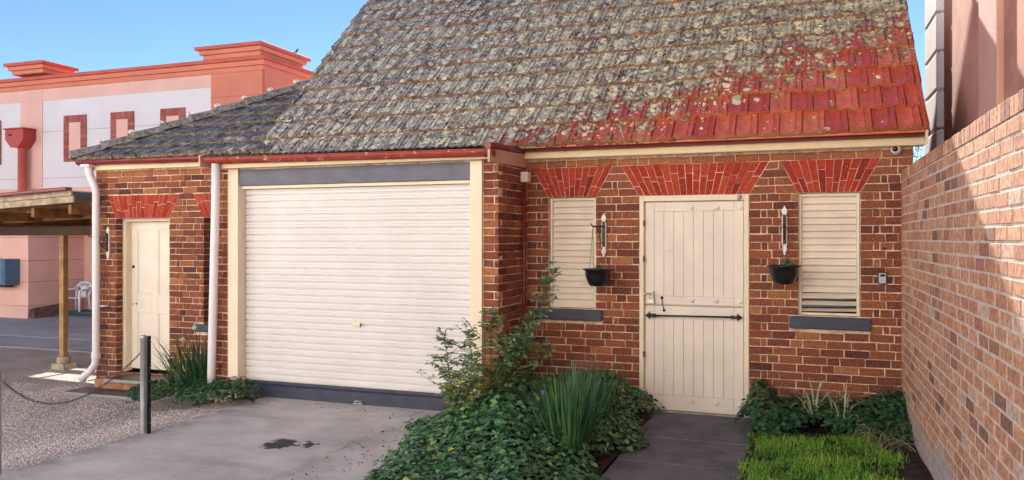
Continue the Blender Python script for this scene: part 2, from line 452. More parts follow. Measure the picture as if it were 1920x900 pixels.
def leaf_mat(name, stops, rough=.36, trans=.25):
    n = NT(name)
    col = n.ramp(n.attr(), stops)
    n.set(n.p.inputs['Base Color'], col); n.p.inputs['Roughness'].default_value = rough; n.p.inputs['Specular IOR Level'].default_value = .35
    t = n.t.nodes.new('ShaderNodeBsdfTranslucent'); n.t.links.new(col, t.inputs[0])
    m = n.t.nodes.new('ShaderNodeMixShader'); m.inputs[0].default_value = trans
    n.t.links.new(n.p.outputs[0], m.inputs[1]); n.t.links.new(t.outputs[0], m.inputs[2]); n.t.links.new(m.outputs[0], n.out.inputs[0])
    return n.mat
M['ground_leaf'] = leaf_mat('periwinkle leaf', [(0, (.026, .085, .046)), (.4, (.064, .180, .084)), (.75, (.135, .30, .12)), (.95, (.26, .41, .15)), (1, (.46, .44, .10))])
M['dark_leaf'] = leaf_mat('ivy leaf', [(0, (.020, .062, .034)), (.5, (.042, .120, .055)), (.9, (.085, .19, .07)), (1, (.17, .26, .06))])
M['rose_leaf'] = leaf_mat('rose leaf', [(0, (.075, .165, .090)), (.5, (.17, .30, .135)), (.86, (.30, .42, .14)), (.9, (.28, .32, .06)), (1, (.55, .44, .04))])
M['strap_leaf'] = leaf_mat('strap leaf', [(0, (.018, .065, .034)), (.5, (.046, .135, .056)), (1, (.12, .25, .09))])
M['grass_leaf'] = leaf_mat('lawn grass', [(0, (.080, .26, .030)), (.5, (.19, .48, .045)), (.9, (.33, .60, .07)), (1, (.50, .50, .18))], .5, .3)
M['pale_leaf'] = leaf_mat('variegated leaf', [(0, (.20, .27, .12)), (.5, (.50, .52, .33)), (1, (.62, .62, .46))])
M['straw'] = leaf_mat('dry stems', [(0, (.22, .17, .08)), (1, (.42, .36, .20))])
M['litter'] = leaf_mat('dead leaf', [(0, (.05, .035, .02)), (.5, (.14, .085, .035)), (1, (.30, .20, .08))], .8, .1)
M['stem'] = plain('green brown stem', (.07, .055, .028), .7, .3, 20, .3, 60, .3)
M['petal'] = plain('pale petals', (.80, .74, .50), .6, .1, 20, .05, 40, .3)
M['blue_petal'] = plain('blue petals', (.20, .24, .62), .6, .1, 20, .05, 40, .3)
M['tree_leaf'] = leaf_mat('far tree leaf', [(0, (.06, .09, .05)), (1, (.13, .17, .09))])

# ------------------------------------------------------------------ brickwork
class Frame:
    def __init__(s, O, U, V, N): s.O, s.U, s.V, s.N = Vector(O), Vector(U), Vector(V), Vector(N)
    def __call__(s, u, v, n=0.0): return s.O + s.U * u + s.V * v + s.N * n

def brick_geo(fr, q, deep=.03, rough=.0032):
    """q: four (u,v) corners counter-clockwise"""
    cu = sum(a[0] for a in q) / 4; cv = sum(a[1] for a in q) / 4
    w_ = max(.02, max(a[0] for a in q) - min(a[0] for a in q)); h_ = max(.02, max(a[1] for a in q) - min(a[1] for a in q))
    k = .0045; pr = random.uniform(-.002, .005) * min(1, rough / .003 + .25)
    jit = lambda: random.uniform(-rough, rough)
    ring = [(a + jit(), b + jit()) for a, b in q]
    vs = [fr(a, b, pr + jit() * .5) if False else fr(cu + (a - cu) * (1 - 2 * k / w_), cv + (b - cv) * (1 - 2 * k / h_), pr + jit() * .6) for a, b in ring]
    vs += [fr(a, b, pr - .0045) for a, b in ring]
    vs += [fr(a, b, -deep) for a, b in ring]
    fs = [(0, 1, 2, 3)]
    for i in range(4):
        j = (i + 1) % 4
        fs.append((i, 4 + i, 4 + j, j)); fs.append((4 + i, 8 + i, 8 + j, 4 + j))
    return vs, fs

def slab(name, fr, u0, u1, v0, v1, holes, depth, mt, parent, front=-.005):
    us = sorted(set([u0, u1] + [h[0] for h in holes] + [h[1] for h in holes])); us = [u for u in us if u0 <= u <= u1]
    vs_ = sorted(set([v0, v1] + [h[2] for h in holes] + [h[3] for h in holes])); vs_ = [v for v in vs_ if v0 <= v <= v1]
    def solid(i, j):
        if i < 0 or j < 0 or i >= len(us) - 1 or j >= len(vs_) - 1: return False
        cu, cv = (us[i] + us[i + 1]) / 2, (vs_[j] + vs_[j + 1]) / 2
        return not any(h[0] < cu < h[1] and h[2] < cv < h[3] for h in holes)
    m = MB(); f, b = front, -depth
    for i in range(len(us) - 1):
        for j in range(len(vs_) - 1):
            if not solid(i, j): continue
            a0, a1, c0, c1 = us[i], us[i + 1], vs_[j], vs_[j + 1]
            m.add([fr(a0, c0, f), fr(a1, c0, f), fr(a1, c1, f), fr(a0, c1, f)], [(0, 1, 2, 3)])
            m.add([fr(a0, c0, b), fr(a1, c0, b), fr(a1, c1, b), fr(a0, c1, b)], [(3, 2, 1, 0)])
            if not solid(i - 1, j): m.add([fr(a0, c0, b), fr(a0, c0, f), fr(a0, c1, f), fr(a0, c1, b)], [(0, 1, 2, 3)])
            if not solid(i + 1, j): m.add([fr(a1, c0, f), fr(a1, c0, b), fr(a1, c1, b), fr(a1, c1, f)], [(0, 1, 2, 3)])
            if not solid(i, j - 1): m.add([fr(a0, c0, b), fr(a1, c0, b), fr(a1, c0, f), fr(a0, c0, f)], [(0, 1, 2, 3)])
            if not solid(i, j + 1): m.add([fr(a0, c1, f), fr(a1, c1, f), fr(a1, c1, b), fr(a0, c1, b)], [(0, 1, 2, 3)])
    return m.build(name, mt, parent, fix=False)

def pattern(k, style):
    if style == 'stretcher':
        L = [.232] * 60
        if k % 2: L[0] = .116
        return L
    body = []
    for _ in range(50):
        if random.random() < .22: body += [.108]
        body += [.218]
    if k % 2 == 0: return [.218] + body
    return [.106, .052] + ([.108] if k % 4 == 1 else []) + body

def courses(fr, u0, u1, v0, n, h, blocks, joint=.0085, style='house', vtop=None, hj=None):
    """blocks: (vlo, vhi, lo(v), hi(v)); returns list of brick quads"""
    out = []
    for k in range(n):
        hj = hj or joint; a, b = v0 + k * h + hj / 2, v0 + (k + 1) * h - hj / 2
        if vtop and b > vtop: b = vtop
        if b - a < .02: continue
        mid = (a + b) / 2
        bl = sorted([(B[2](mid), B[3](mid), B) for B in blocks if B[0] <= mid <= B[1]], key=lambda t: t[0])
        spans = []; left = None; pos = u0
        for lo, hi, B in bl:
            if lo > pos + .02: spans.append((left, B, pos, lo))
            if hi > pos: left, pos = B, hi
        if pos < u1 - .02: spans.append((left, None, pos, u1))
        for L, R, s0, s1 in spans:
            la = (L[3](a) + joint / 2 if L else u0); lb = (L[3](b) + joint / 2 if L else u0)
            ra = (R[2](a) - joint / 2 if R else u1); rb = (R[2](b) - joint / 2 if R else u1)
            cuts = [s0]
            for ln in pattern(k + random.choice((0, 0, 0, 2)), style):
                nx = cuts[-1] + ln * random.uniform(.97, 1.03) + joint
                if nx > s1 - .045: break
                cuts.append(nx)
            cuts.append(s1)
            for i in range(len(cuts) - 1):
                x0a = x0b = cuts[i] + joint / 2; x1a = x1b = cuts[i + 1] - joint / 2
                if i == 0: x0a, x0b = la, lb
                else: x0a = max(x0a, la); x0b = max(x0b, lb)
                if i == len(cuts) - 2: x1a, x1b = ra, rb
                else: x1a = min(x1a, ra); x1b = min(x1b, rb)
                if x1a - x0a < .012 and x1b - x0b < .012: continue
                x1a = max(x1a, x0a + .006); x1b = max(x1b, x0b + .006)
                dz = random.uniform(-.0018, .0018)
                out.append((fr, [(x0a, a + dz), (x1a, a + dz), (x1b, b + dz), (x0b, b + dz)]))
    return out

def rect(u0, u1, v0, v1): return (v0, v1, lambda v: u0, lambda v: u1)
def trap(b0, b1, t0, t1, v0, v1):
    return (v0, v1, lambda v: b0 + (t0 - b0) * (v - v0) / (v1 - v0), lambda v: b1 + (t1 - b1) * (v - v0) / (v1 - v0))

def lay(bricks, parents, mt, name='brick', restname='brickwork', limit=300, rough=.0032):
    """the bricks that show largest become parts of their own, the rest one joined part per wall"""
    ranked = sorted(range(len(bricks)), key=lambda i: -shown([bricks[i][0](*c) for c in bricks[i][1]]))
    own = set(ranked[:limit]); rest = {}
    for i, (fr, q) in enumerate(bricks):
        vs, fs = brick_geo(fr, q, .03, rough); par = parents[i]; r = min(1, max(0, random.gauss(.5, .24)))
        if fr is F0 and q[0][1] > 2.62: r = min(1, .72 + .28 * random.random())  # top course paler: warm bounced light under the eave put into brick colour
        if i in own:
            m = MB(); c = Vector(fr(*q[0])); m.add([Vector(v) - c for v in vs], fs, 0, r)
            me = m.mesh(name, mt); o = bpy.data.objects.new(name, me); COL.objects.link(o)
            o.parent = par; o.location = c - wloc(par)
        else:
            rest.setdefault(par.name, (par, MB()))[1].add(vs, fs, 0, r)
    for par, m in rest.values():
        m.build(restname, mt, par, kind='stuff', fix=False)

def leaves_mesh(name, P, D, Nn, L, Wd, mt, rnd, parent=None, droop=.15):
    """many small folded leaves as one mesh"""
    P, D, Nn = (np.asarray(a, float) for a in (P, D, Nn)); L = np.asarray(L, float)[:, None]; Wd = np.asarray(Wd, float)[:, None]
    D /= np.linalg.norm(D, axis=1)[:, None] + 1e-9
    Sd = np.cross(D, Nn); Sd /= np.linalg.norm(Sd, axis=1)[:, None] + 1e-9
    Nn = np.cross(Sd, D)
    b = P; c = P + D * L * .5; l = P + D * L * .42 + Sd * Wd * .5 + Nn * Wd * .14; r = P + D * L * .42 - Sd * Wd * .5 + Nn * Wd * .14
    l2 = P + D * L * .74 + Sd * Wd * .33 + Nn * Wd * .04; r2 = P + D * L * .74 - Sd * Wd * .33 + Nn * Wd * .04
    t = P + D * L - Nn * L * droop
    n = len(P); V = np.stack([b, c, l, r, t, l2, r2], 1).reshape(-1, 3)
    tri = np.array([[0, 3, 1], [0, 1, 2], [1, 3, 6], [1, 5, 2], [1, 6, 4], [1, 4, 5]])
    F = (np.arange(n)[:, None, None] * 7 + tri[None]).reshape(-1, 3)
    return np_mesh(name, V, F, mt, np.repeat(rnd, 6), parent)
def np_mesh(name, V, F, mt, rnd, parent=None, smooth=False):
    k = F.shape[1]
    me = bpy.data.meshes.new(name); me.vertices.add(len(V)); me.vertices.foreach_set('co', V.astype(np.float32).ravel())
    me.loops.add(F.size); me.loops.foreach_set('vertex_index', F.astype(np.int32).ravel())
    me.polygons.add(len(F)); me.polygons.foreach_set('loop_start', np.arange(0, F.size, k, dtype=np.int32)); me.polygons.foreach_set('loop_total', np.full(len(F), k, dtype=np.int32))
    me.materials.append(mt)
    at = me.attributes.new('rnd', 'FLOAT', 'FACE'); at.data.foreach_set('value', np.clip(rnd, 0, 1).astype(np.float32))
    me.update(calc_edges=True); me.validate()
    if smooth: me.polygons.foreach_set('use_smooth', [True] * len(F))
    o = bpy.data.objects.new(name, me); COL.objects.link(o)
    if parent: put(o, parent)
    return o
def blades_mesh(name, P, lean, up, L, Wd, mt, rnd, parent=None, seg=4, bend=.5, fold=0.0):
    """strap leaves: base P, horizontal lean vector, length, width; bend grows towards the tip"""
    P = np.asarray(P, float); lean = np.asarray(lean, float); L = np.asarray(L, float); Wd = np.asarray(Wd, float); bend = np.broadcast_to(np.asarray(bend, float), L.shape)
    n = len(P); ln = np.linalg.norm(lean, axis=1) + 1e-9; h = lean / ln[:, None]
    sd = np.stack([-h[:, 1], h[:, 0], np.zeros(n)], 1)
    ang = np.arctan(ln); rows_ = []; pos = P.copy()
    for i in range(seg + 1):
        t = i / seg; wv = Wd * (1 - t ** 2.2) * (.75 + .25 * min(1, t * 4)) + .0006
        rows_.append(np.stack([pos - sd * wv[:, None] / 2, pos + sd * wv[:, None] / 2], 1))
        a = ang + bend * (t + .5 / seg) ** 1.6
        step_ = (h * np.sin(a)[:, None] + np.array([0, 0, 1.0]) * np.cos(a)[:, None]) * (L / seg)[:, None]
        pos = pos + step_
    V = np.stack(rows_, 1).reshape(-1, 3); k = (seg + 1) * 2
    q = np.array([[2 * i, 2 * i + 1, 2 * i + 3, 2 * i + 2] for i in range(seg)])
    F = (np.arange(n)[:, None, None] * k + q[None]).reshape(-1, 4)
    return np_mesh(name, V, F, mt, np.repeat(rnd, seg), parent, True)

# ================================================================== THE HOUSE
H = thing('brick_house', 'old red brick house with lichen covered tile roof and cream doors', 'house', (-4, 0, 0))
CH = .082
F0 = Frame((0, 0, 0), (1, 0, 0), (0, 0, 1), (0, -1, 0))
XL, XR = -9.319, 1.011
BL, BR, BY = -6.50, -2.915, -.90
WT = 2.80
# openings: (x0, x1, z0, z1)
O_win1 = (-2.655, -2.117, 1.066, 2.296)
O_door = (-1.635, -.502, -.05, 2.296)
O_win3 = (-.027, .545, 1.066, 2.296)
O_ldoor = (-8.958, -8.022, -.05, 2.117)
O_lwin = (-7.451, -6.86, .70, 2.117)
O_gar = (-6.2, -3.2, -.05, 2.3)
wall = slab('wall', F0, XL, XR, -.25, WT, [O_win1, O_door, O_win3, O_ldoor, O_lwin, O_gar], .23, M['mortar'], H)
ARCH = {'1': (-2.655, -2.117, -2.845, -1.930, 2.296, 2.628), '2': (-1.641, -.504, -1.838, -.306, 2.296, 2.628), '3': (-.029, .547, -.197, .728, 2.296, 2.628),
        'L': (-8.958, -8.022, -9.10, -7.85, 2.117, 2.437), 'W': (-7.451, -6.86, -7.62, -6.69, 2.117, 2.437)}
bricks = []; parents = []
def addb(lst, par):
    bricks.extend(lst); parents.extend([par] * len(lst))
bl = [rect(*O_win1), rect(*O_door), rect(*O_win3), rect(-2.806, -2.039, .935, 1.07), rect(-.113, .635, .935, 1.07)] + [trap(*ARCH[k]) for k in '123']
addb(courses(F0, BR + .002, XR, 0, 34, CH, bl, vtop=2.73), wall)
bl = [rect(*O_ldoor), rect(*O_lwin), rect(-7.60, -6.75, .60, .71)] + [trap(*ARCH[k]) for k in 'LW']
addb(courses(F0, XL, BL + .1, -.26, 37, CH, [(a, b, c, d) for a, b, c, d in bl], vtop=2.79), wall)
# brick reveals of the left door and window
for xx, z0, z1, d in ((-8.958, .0, 2.11, .115), (-7.451, .72, 2.11, .175)):
    fr = Frame((xx + .004, 0, 0), (0, 1, 0), (0, 0, 1), (1, 0, 0))
    out = []
    k = 0; z = -.015
    while z < z1 - .03:
        if z > z0 - .05:
            out.append((fr, [(.004, z + .005), (d, z + .005), (d, z + CH - .005), (.004, z + CH - .005)]))
        z += CH
    addb(out, wall)
# right end of house
m = MB(); m.box(XR - .02, XR + .0, .23, 5.4, -.2, 2.8); m.build('side_wall', M['brick'], H)
# garage bay walls
bay = slab('bay_wall', Frame((0, BY, 0), (1, 0, 0), (0, 0, 1), (0, -1, 0)), BL, BR, -.1, 2.69, [(-6.29, -3.085, -.2, 2.62)], .12, M['mortar'], H)
FB = Frame((0, BY, 0), (1, 0, 0), (0, 0, 1), (0, -1, 0))
addb(courses(FB, BL, -6.29, -.02, 33, CH, [], vtop=2.64), bay)
addb(courses(FB, -3.078, BR, -.02, 33, CH, [], vtop=2.66), bay)
FRt = Frame((BR, 0, 0), (0, 1, 0), (0, 0, 1), (1, 0, 0))
ret = slab('bay_return_wall', FRt, BY + .03, -.002, -.1, 2.70, [], .11, M['mortar'], H)
addb(courses(FRt, BY, -.006, -.02, 33, CH, [], vtop=2.66, style='stretcher'), ret)
FLt = Frame((BL, 0, 0), (0, -1, 0), (0, 0, 1), (-1, 0, 0))
lw = slab('bay_side_wall', FLt, .002, -BY - .03, -.1, 2.70, [], .11, M['mortar'], H)
addb(courses(FLt, .006, -BY, -.02, 33, CH, [], vtop=2.66, style='stretcher'), lw)
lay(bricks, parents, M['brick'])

# flat arches of red painted bricks fanning out
for key in ('1', '2', '3', 'L', 'W'):
    b0, b1, t0, t1, v0, v1 = ARCH[key]
    nb = max(7, round((t1 - t0) / .083))
    F0Y = .004; ap = MB(); ap.prism([(b0, v0 + .001), (b1, v0 + .001), (t1, v1), (t0, v1)], F0Y, .10)
    arch = ap.build('flat_arch', M['mortar'], H)
    for i in range(nb):
        fa, fb = i / nb, (i + 1) / nb
        split = random.choice((.45, .55, .68, .35)) if i % 2 else random.choice((.7, .6, .30))
        def edge(f, v):
            t = (v - v0) / (v1 - v0)
            lo = b0 + (t0 - b0) * t; hi = b1 + (t1 - b1) * t
            return lo + (hi - lo) * f
        for s0, s1 in ((0, split), (split, 1)):
            va, vb = v0 + .003 + (v1 - v0 - .006) * s0, v0 + .003 + (v1 - v0 - .006) * s1
            j = .0024
            va += j * (s0 > 0); vb -= j * (s1 < 1)
            q = [(edge(fa, va) + j, va), (edge(fb, va) - j, va), (edge(fb, vb) - j, vb), (edge(fa, vb) + j, vb)]
            vs, fs = brick_geo(F0, q, .03, .0015)
            mm = MB(); mm.add(vs, fs, 0, min(1, max(0, random.gauss(.5, .22)))); mm.build('arch_brick', M['arch_brick'], arch, fix=False)

# ------------------------------------------------------------------ roof
RP = math.atan(.965); EY, EZ = -.27, 2.872         # main eave line
RIDGE_Y = 2.69; RIDGE_Z = EZ + .965 * (RIDGE_Y - EY)
RX0, RX1 = -6.45, 1.115
m = MB()
def rz(y): return EZ + .965 * (y - EY) - .012
m.hexa([(RX0, EY + .02, rz(EY + .02) - .05), (RX1, EY + .02, rz(EY + .02) - .05), (RX1, RIDGE_Y, rz(RIDGE_Y) - .05), (RX0, RIDGE_Y, rz(RIDGE_Y) - .05),
        (RX0, EY + .02, rz(EY + .02)), (RX1, EY + .02, rz(EY + .02)), (RX1, RIDGE_Y, rz(RIDGE_Y)), (RX0, RIDGE_Y, rz(RIDGE_Y))])
by = 2 * RIDGE_Y - EY
m.hexa([(RX0, RIDGE_Y, rz(RIDGE_Y) - .05), (RX1, RIDGE_Y, rz(RIDGE_Y) - .05), (RX1, by, EZ - .06), (RX0, by, EZ - .06),
        (RX0, RIDGE_Y, rz(RIDGE_Y)), (RX1, RIDGE_Y, rz(RIDGE_Y)), (RX1, by, EZ - .01), (RX0, by, EZ - .01)])
roof = m.build('roof', M['tile'], H)
m = MB()
for xx in (RX0 + .12, XR - .02):
    m.prism([(.0, 2.7), (5.4, 2.7), (RIDGE_Y, rz(RIDGE_Y) - .06)], xx, xx + .02, tf=lambda p: (p[1], p[0], p[2]))
m.build('gable_wall', M['brick'], H)
m = MB(); m.box(XL, XR, 5.17, 5.4, -.2, 2.8); m.box(XL, XL + .2, .24, 5.17, -.2, 2.8); m.build('rear_wall', M['brick'], H)

GA = .360; TW = .2085
PROF = [(0, .004), (.03, .010), (.10, .004), (.22, -.005), (.36, -.008), (.50, -.004), (.58, .004), (.62, .014), (.68, .014), (.72, .003), (.80, .000), (.85, .004), (.885, .016), (.955, .016), (.965, -.016), (1.0, -.018)]
def tile_geo(width=TW, length=.40, wob=0.0):
    """front edge at y=0, up-slope +y, normal +z"""
    n = len(PROF); vs = []; fs = []; mi = []
    lift = .040
    for u, h in PROF: vs.append((u * width, random.uniform(-wob, wob), lift + h))
    for u, h in PROF: vs.append((u * width, length, h * .9 + .002))
    for u, h in PROF: vs.append((u * width, .006, lift + h * .6 - .040 - random.uniform(0, .010)))
    for i in range(n - 1):
        fs.append((i, i + 1, n + i + 1, n + i)); mi.append(0)
        fs.append((2 * n + i, 2 * n + i + 1, i + 1, i)); mi.append(1)
    fs.append((0, n, 2 * n)); mi.append(0); fs.append((n - 1, 3 * n - 1, 2 * n - 1)); mi.append(0)
    return vs, fs, mi
def tile_meshes(mats, k=18):
    out = []
    for i in range(k):
        vs, fs, mi = tile_geo(wob=.008); m_ = MB(); m_.add(vs, fs, mi, .2 + .65 * (i + .5) / k); out.append(m_.mesh('tile', mats))
    return out
def roof_mat(pitch, x, s, y0, z0):
    return Matrix.Translation((x, y0 + s * math.cos(pitch), z0 + s * math.sin(pitch))) @ Matrix.Rotation(pitch, 4, 'X')
def lay_tiles(spots, meshes, mats, parent, limit):
    """spots: (matrix, xscale)"""
    def area(sp):
        Mx, sx = sp; return shown([Mx @ Vector(p) for p in ((0, 0, .03), (TW * sx, 0, .03), (TW * sx, GA, .0), (0, GA, .0))])
    order = sorted(range(len(spots)), key=lambda i: -area(spots[i])); own = set(order[:limit]); rest = MB()
    pl = wloc(parent)
    for i, (Mx, sx) in enumerate(spots):
        me = random.choice(meshes)
        Mj = Mx @ Matrix.Rotation(random.gauss(0, .007), 4, 'Z') @ Matrix.Rotation(random.gauss(0, .008), 4, 'Y') @ Matrix.Translation((0, random.gauss(0, .004), random.uniform(0, .005))) @ Matrix.Diagonal((sx, 1, 1, 1))
        if i in own and area(spots[i]) > 30:
            o = bpy.data.objects.new('tile', me); COL.objects.link(o); o.parent = parent
            o.matrix_local = Matrix.Translation(-pl) @ Mj
        else:
            vs, fs, mi = tile_geo(wob=.008); rest.add([Mj @ Vector(v) for v in vs], fs, mi, random.random())
    if rest.v: rest.build('tile_courses', mats, parent, kind='stuff', fix=False)
spots = []
rows = int(((RIDGE_Y - EY) / math.cos(RP)) / GA) + 1
for r in range(rows):
    s = r * GA - .02; x = RX0 - (TW / 2 if r % 2 else 0)
    while x < RX1 - .02:
        a, b = max(x, RX0), min(x + TW, RX1)
        if b - a > .04: spots.append((roof_mat(RP, a, s, EY, EZ - .012), (b - a - .002) / TW))
        x += TW
lay_tiles(spots, tile_meshes([M['tile'], M['tile_edge']]), [M['tile'], M['tile_edge']], roof, 255)

# crusts of lichen standing on the tiles
def crusts(n_want, plane, x0, x1, smax, dens, mt, parent):
    pitch, y0, z0 = plane; P_, R_ = [], []
    cp, sp = math.cos(pitch), math.sin(pitch)
    while len(P_) < n_want:
        x = random.uniform(x0, x1); s_ = random.uniform(0, smax)
        if random.random() > dens(x, s_): continue
        r_ = math.floor((s_ + .02) / GA); t_ = (s_ + .02) - r_ * GA
        hgt = .040 * (1 - t_ / .40) - .012 + random.uniform(.001, .008)
        P_.append((x, y0 + s_ * cp - hgt * sp, z0 + s_ * sp + hgt * cp)); R_.append(random.random())
    P_ = np.array(P_); k = len(P_); N6 = 7
    a = np.linspace(0, 2 * np.pi, N6, endpoint=False)[None] + RNG.random((k, 1)) * 6.28
    rad = (RNG.gamma(2.2, .0065, (k, 1)) + .006) * RNG.uniform(.55, 1.3, (k, N6))
    U = np.array([1, 0, 0.]); V_ = np.array([0, cp, sp]); Nn = np.array([0, -sp, cp])
    ring = P_[:, None] + (rad * np.cos(a))[..., None] * U + (rad * np.sin(a))[..., None] * V_ + Nn * RNG.uniform(-.003, .003, (k, N6, 1))
    top = (P_ + Nn * RNG.uniform(.002, .011, (k, 1)))[:, None]
    Vt = np.concatenate([ring, top], 1).reshape(-1, 3)
    tri = np.array([[i, (i + 1) % N6, N6] for i in range(N6)])
    F_ = (np.arange(k)[:, None, None] * (N6 + 1) + tri[None]).reshape(-1, 3)
    o = np_mesh('lichen', Vt, F_, mt, np.repeat(np.array(R_), N6), parent); o['kind'] = 'stuff'
def main_dens(x, s_):
    q = (1.1 - x) / 3.9 + s_ * math.cos(RP) * .70
    b_ = .5 + .5 * math.sin(x * 5.1 + s_ * 3.7) * math.sin(s_ * 4.3 - x * 2.9)
    return .015 + max(0, min(1, (q - .62) / .8)) * (.25 + .75 * b_)
crusts(27000, (RP, EY, EZ), RX0 + .02, RX1 - .02, 3.75, main_dens, M['lichen'], roof)

# lower pitched annex roof with a hip at the left
AP = math.atan(.555); AX, AY, AZ = -9.43, -.27, 2.935
HIPY = 2.66
def az(y): return AZ + .555 * (y - AY)
m = MB()
xe = AX + (HIPY - AY)
m.add([(AX, AY, AZ - .02), (RX0 + .1, AY, AZ - .02), (RX0 + .1, HIPY, az(HIPY) - .02), (xe, HIPY, az(HIPY) - .02)], [(0, 1, 2, 3)])
m.add([(AX, AY, AZ - .02), (xe, HIPY, az(HIPY) - .02), (AX, 2 * HIPY - AY, AZ - .02)], [(0, 1, 2)])
m.add([(xe, HIPY, az(HIPY) - .02), (RX0 + .1, HIPY, az(HIPY) - .02), (RX0 + .1, 2 * HIPY - AY, AZ - .02), (AX, 2 * HIPY - AY, AZ - .02)], [(0, 1, 2, 3)])
annex = m.build('annex_roof', M['tile_annex'], H)
spots = []
for r in range(9):
    s = r * GA - .02; yy = AY + s * math.cos(AP); hx = AX + max(0, yy - AY) + .05
    x = RX0 + .04 - (TW / 2 if r % 2 else 0)
    while x > hx - TW:
        a, b = max(x, hx), x + TW
        if b - a > .05 and r * GA * math.cos(AP) < HIPY - AY: spots.append((roof_mat(AP, a, s, AY, AZ - .014), (b - a - .002) / TW))
        x -= TW
lay_tiles(spots, tile_meshes([M['tile_annex'], M['tile_annex_edge']], 8), [M['tile_annex'], M['tile_annex_edge']], annex, 80)
# hip caps: half round tiles lapping up the hip
hd = Vector((1, 1, .555)).normalized(); a0 = Vector((AX - .02, AY - .02, AZ + .005))
side = hd.cross(Vector((0, 0, 1))).normalized(); upv = side.cross(hd).normalized()
LEN = .41
for i in range(11):
    o_ = a0 + hd * (i * LEN); m = MB(); N_ = 9; vs = []; fs = []
    for e, (t, rad, lf) in enumerate(((0, .120, .022), (.04, .118, .022), (LEN + .04, .098, .004))):
        for k in range(N_):
            a = math.pi * k / (N_ - 1)
            vs.append(o_ + hd * t + side * math.cos(a) * rad + upv * (math.sin(a) * rad * .95 + lf - .03))
    for e in range(2):
        for k in range(N_ - 1): fs.append((e * N_ + k, e * N_ + k + 1, (e + 1) * N_ + k + 1, (e + 1) * N_ + k))
    fs.append(tuple(range(N_)))
    m.add(vs, fs, 0, None, True)
    cap = m.build('hip_cap', M['hip'], annex)
    if i > 0:
        m = MB(); m.lathe([(.0, -.030), (.035, -.02), (.045, .0), (.03, .03), (0, .04)], tuple(o_ + upv * .105 + hd * .02), 8); m.build('mortar_bead', M['hip_white'], cap)
# verge boards
m = MB()
for xx in (RX1 - .03,):
    m.hexa([(xx, EY, EZ - .16), (xx + .02, EY, EZ - .16), (xx + .02, RIDGE_Y, RIDGE_Z - .16), (xx, RIDGE_Y, RIDGE_Z - .16),
            (xx, EY, EZ - .03), (xx + .02, EY, EZ - .03), (xx + .02, RIDGE_Y, RIDGE_Z - .03), (xx, RIDGE_Y, RIDGE_Z - .03)])
m.build('verge_board', M['fascia'], H)

# gutters, fascias, down pipes
def gutter(x0, x1, y, z0, z1, wd, ht, mt, name='gutter', parent=H, brackets=1.2):
    prof = [(0, -ht), (-wd * .55, -ht), (-wd * .85, -ht * .8), (-wd, -ht * .35), (-wd, 0), (-wd - .008, .004), (-wd - .008, .012), (-wd + .006, .012), (-wd + .008, -ht * .35), (-wd * .8, -ht * .7), (-.006, -ht + .008), (-.006, 0), (0, 0)]
    m_ = MB(); m_.extrude(prof, (x0, y, z0), (x1, y, z1)); g = m_.build(name, mt, parent)
    x = x0 + .3
    while x < x1 - .05:
        z = z0 + (z1 - z0) * (x - x0) / (x1 - x0)
        p2 = [(a * 1.035 - .002, b * 1.03 - .002) for a, b in prof[:5]] + [(-wd * .6, .0), (0, 0)]
        m_ = MB(); m_.extrude(p2, (x, y, z), (x + .028, y, z)); m_.build('gutter_clip', mt, g)
        x += brackets
    m_ = MB()
    for xx, zz in ((x0, z0), (x1, z1)): m_.extrude([(0, -ht), (-wd * .7, -ht), (-wd, -ht * .4), (-wd, 0), (0, 0)], (xx - .003, y, zz), (xx + .003, y, zz))
    m_.build('stop_end', mt, g)
    return g
gutter(-2.75, 1.125, -.105, 2.862, 2.866, .115, .062, M['maroon'], brackets=.86)
gutter(-9.46, -2.755, -.105, 2.918, 2.862, .115, .062, M['maroon'], brackets=1.15)
m = MB(); m.box(-2.905, 1.10, -.105, -.07, 2.722, 2.80); m.box(-2.905, 1.10, -.118, -.105, 2.726, 2.742); m.build('fascia', M['fascia'], H, .004)
m = MB(); m.box(-9.36, BL + .12, -.105, -.07, 2.785, 2.858); m.build('fascia', M['fascia'], H, .004)
m = MB(); m.box(-9.36, 1.10, -.07, .1, 2.80, 2.82); m.build('soffit', M['fascia'], H)
m = MB(); m.box(XR, 1.10, -.10, .05, 2.724, 2.798); m.build('eave_end', M['fascia'], H)

# garage bay front
m = MB(); m.box(-6.283, -6.139, BY - .03, BY + .17, -.01, 2.645); m.build('post', M['cream'], H, .006)
m = MB(); m.box(-3.219, -3.085, BY - .03, BY + .17, -.01, 2.645); m.build('post', M['cream'], H, .006)
m = MB(); m.box(-6.137, -3.221, BY - .005, BY + .12, 2.452, 2.634); m.build('lintel_beam', M['beam_blue'], H, .006)
m = MB(); m.box(-6.137, -3.221, BY + .03, BY + .10, 2.415, 2.450); m.build('head_strip', M['cream'], H, .003)
m = MB(); m.box(-6.43, -2.96, -1.02, -.93, 2.648, 2.70); m.build('bay_fascia', M['fascia'], H, .004)
gutter(-6.46, -2.90, -1.022, 2.762, 2.728, .10, .062, M['flaky'], 'bay_gutter', brackets=1.05)
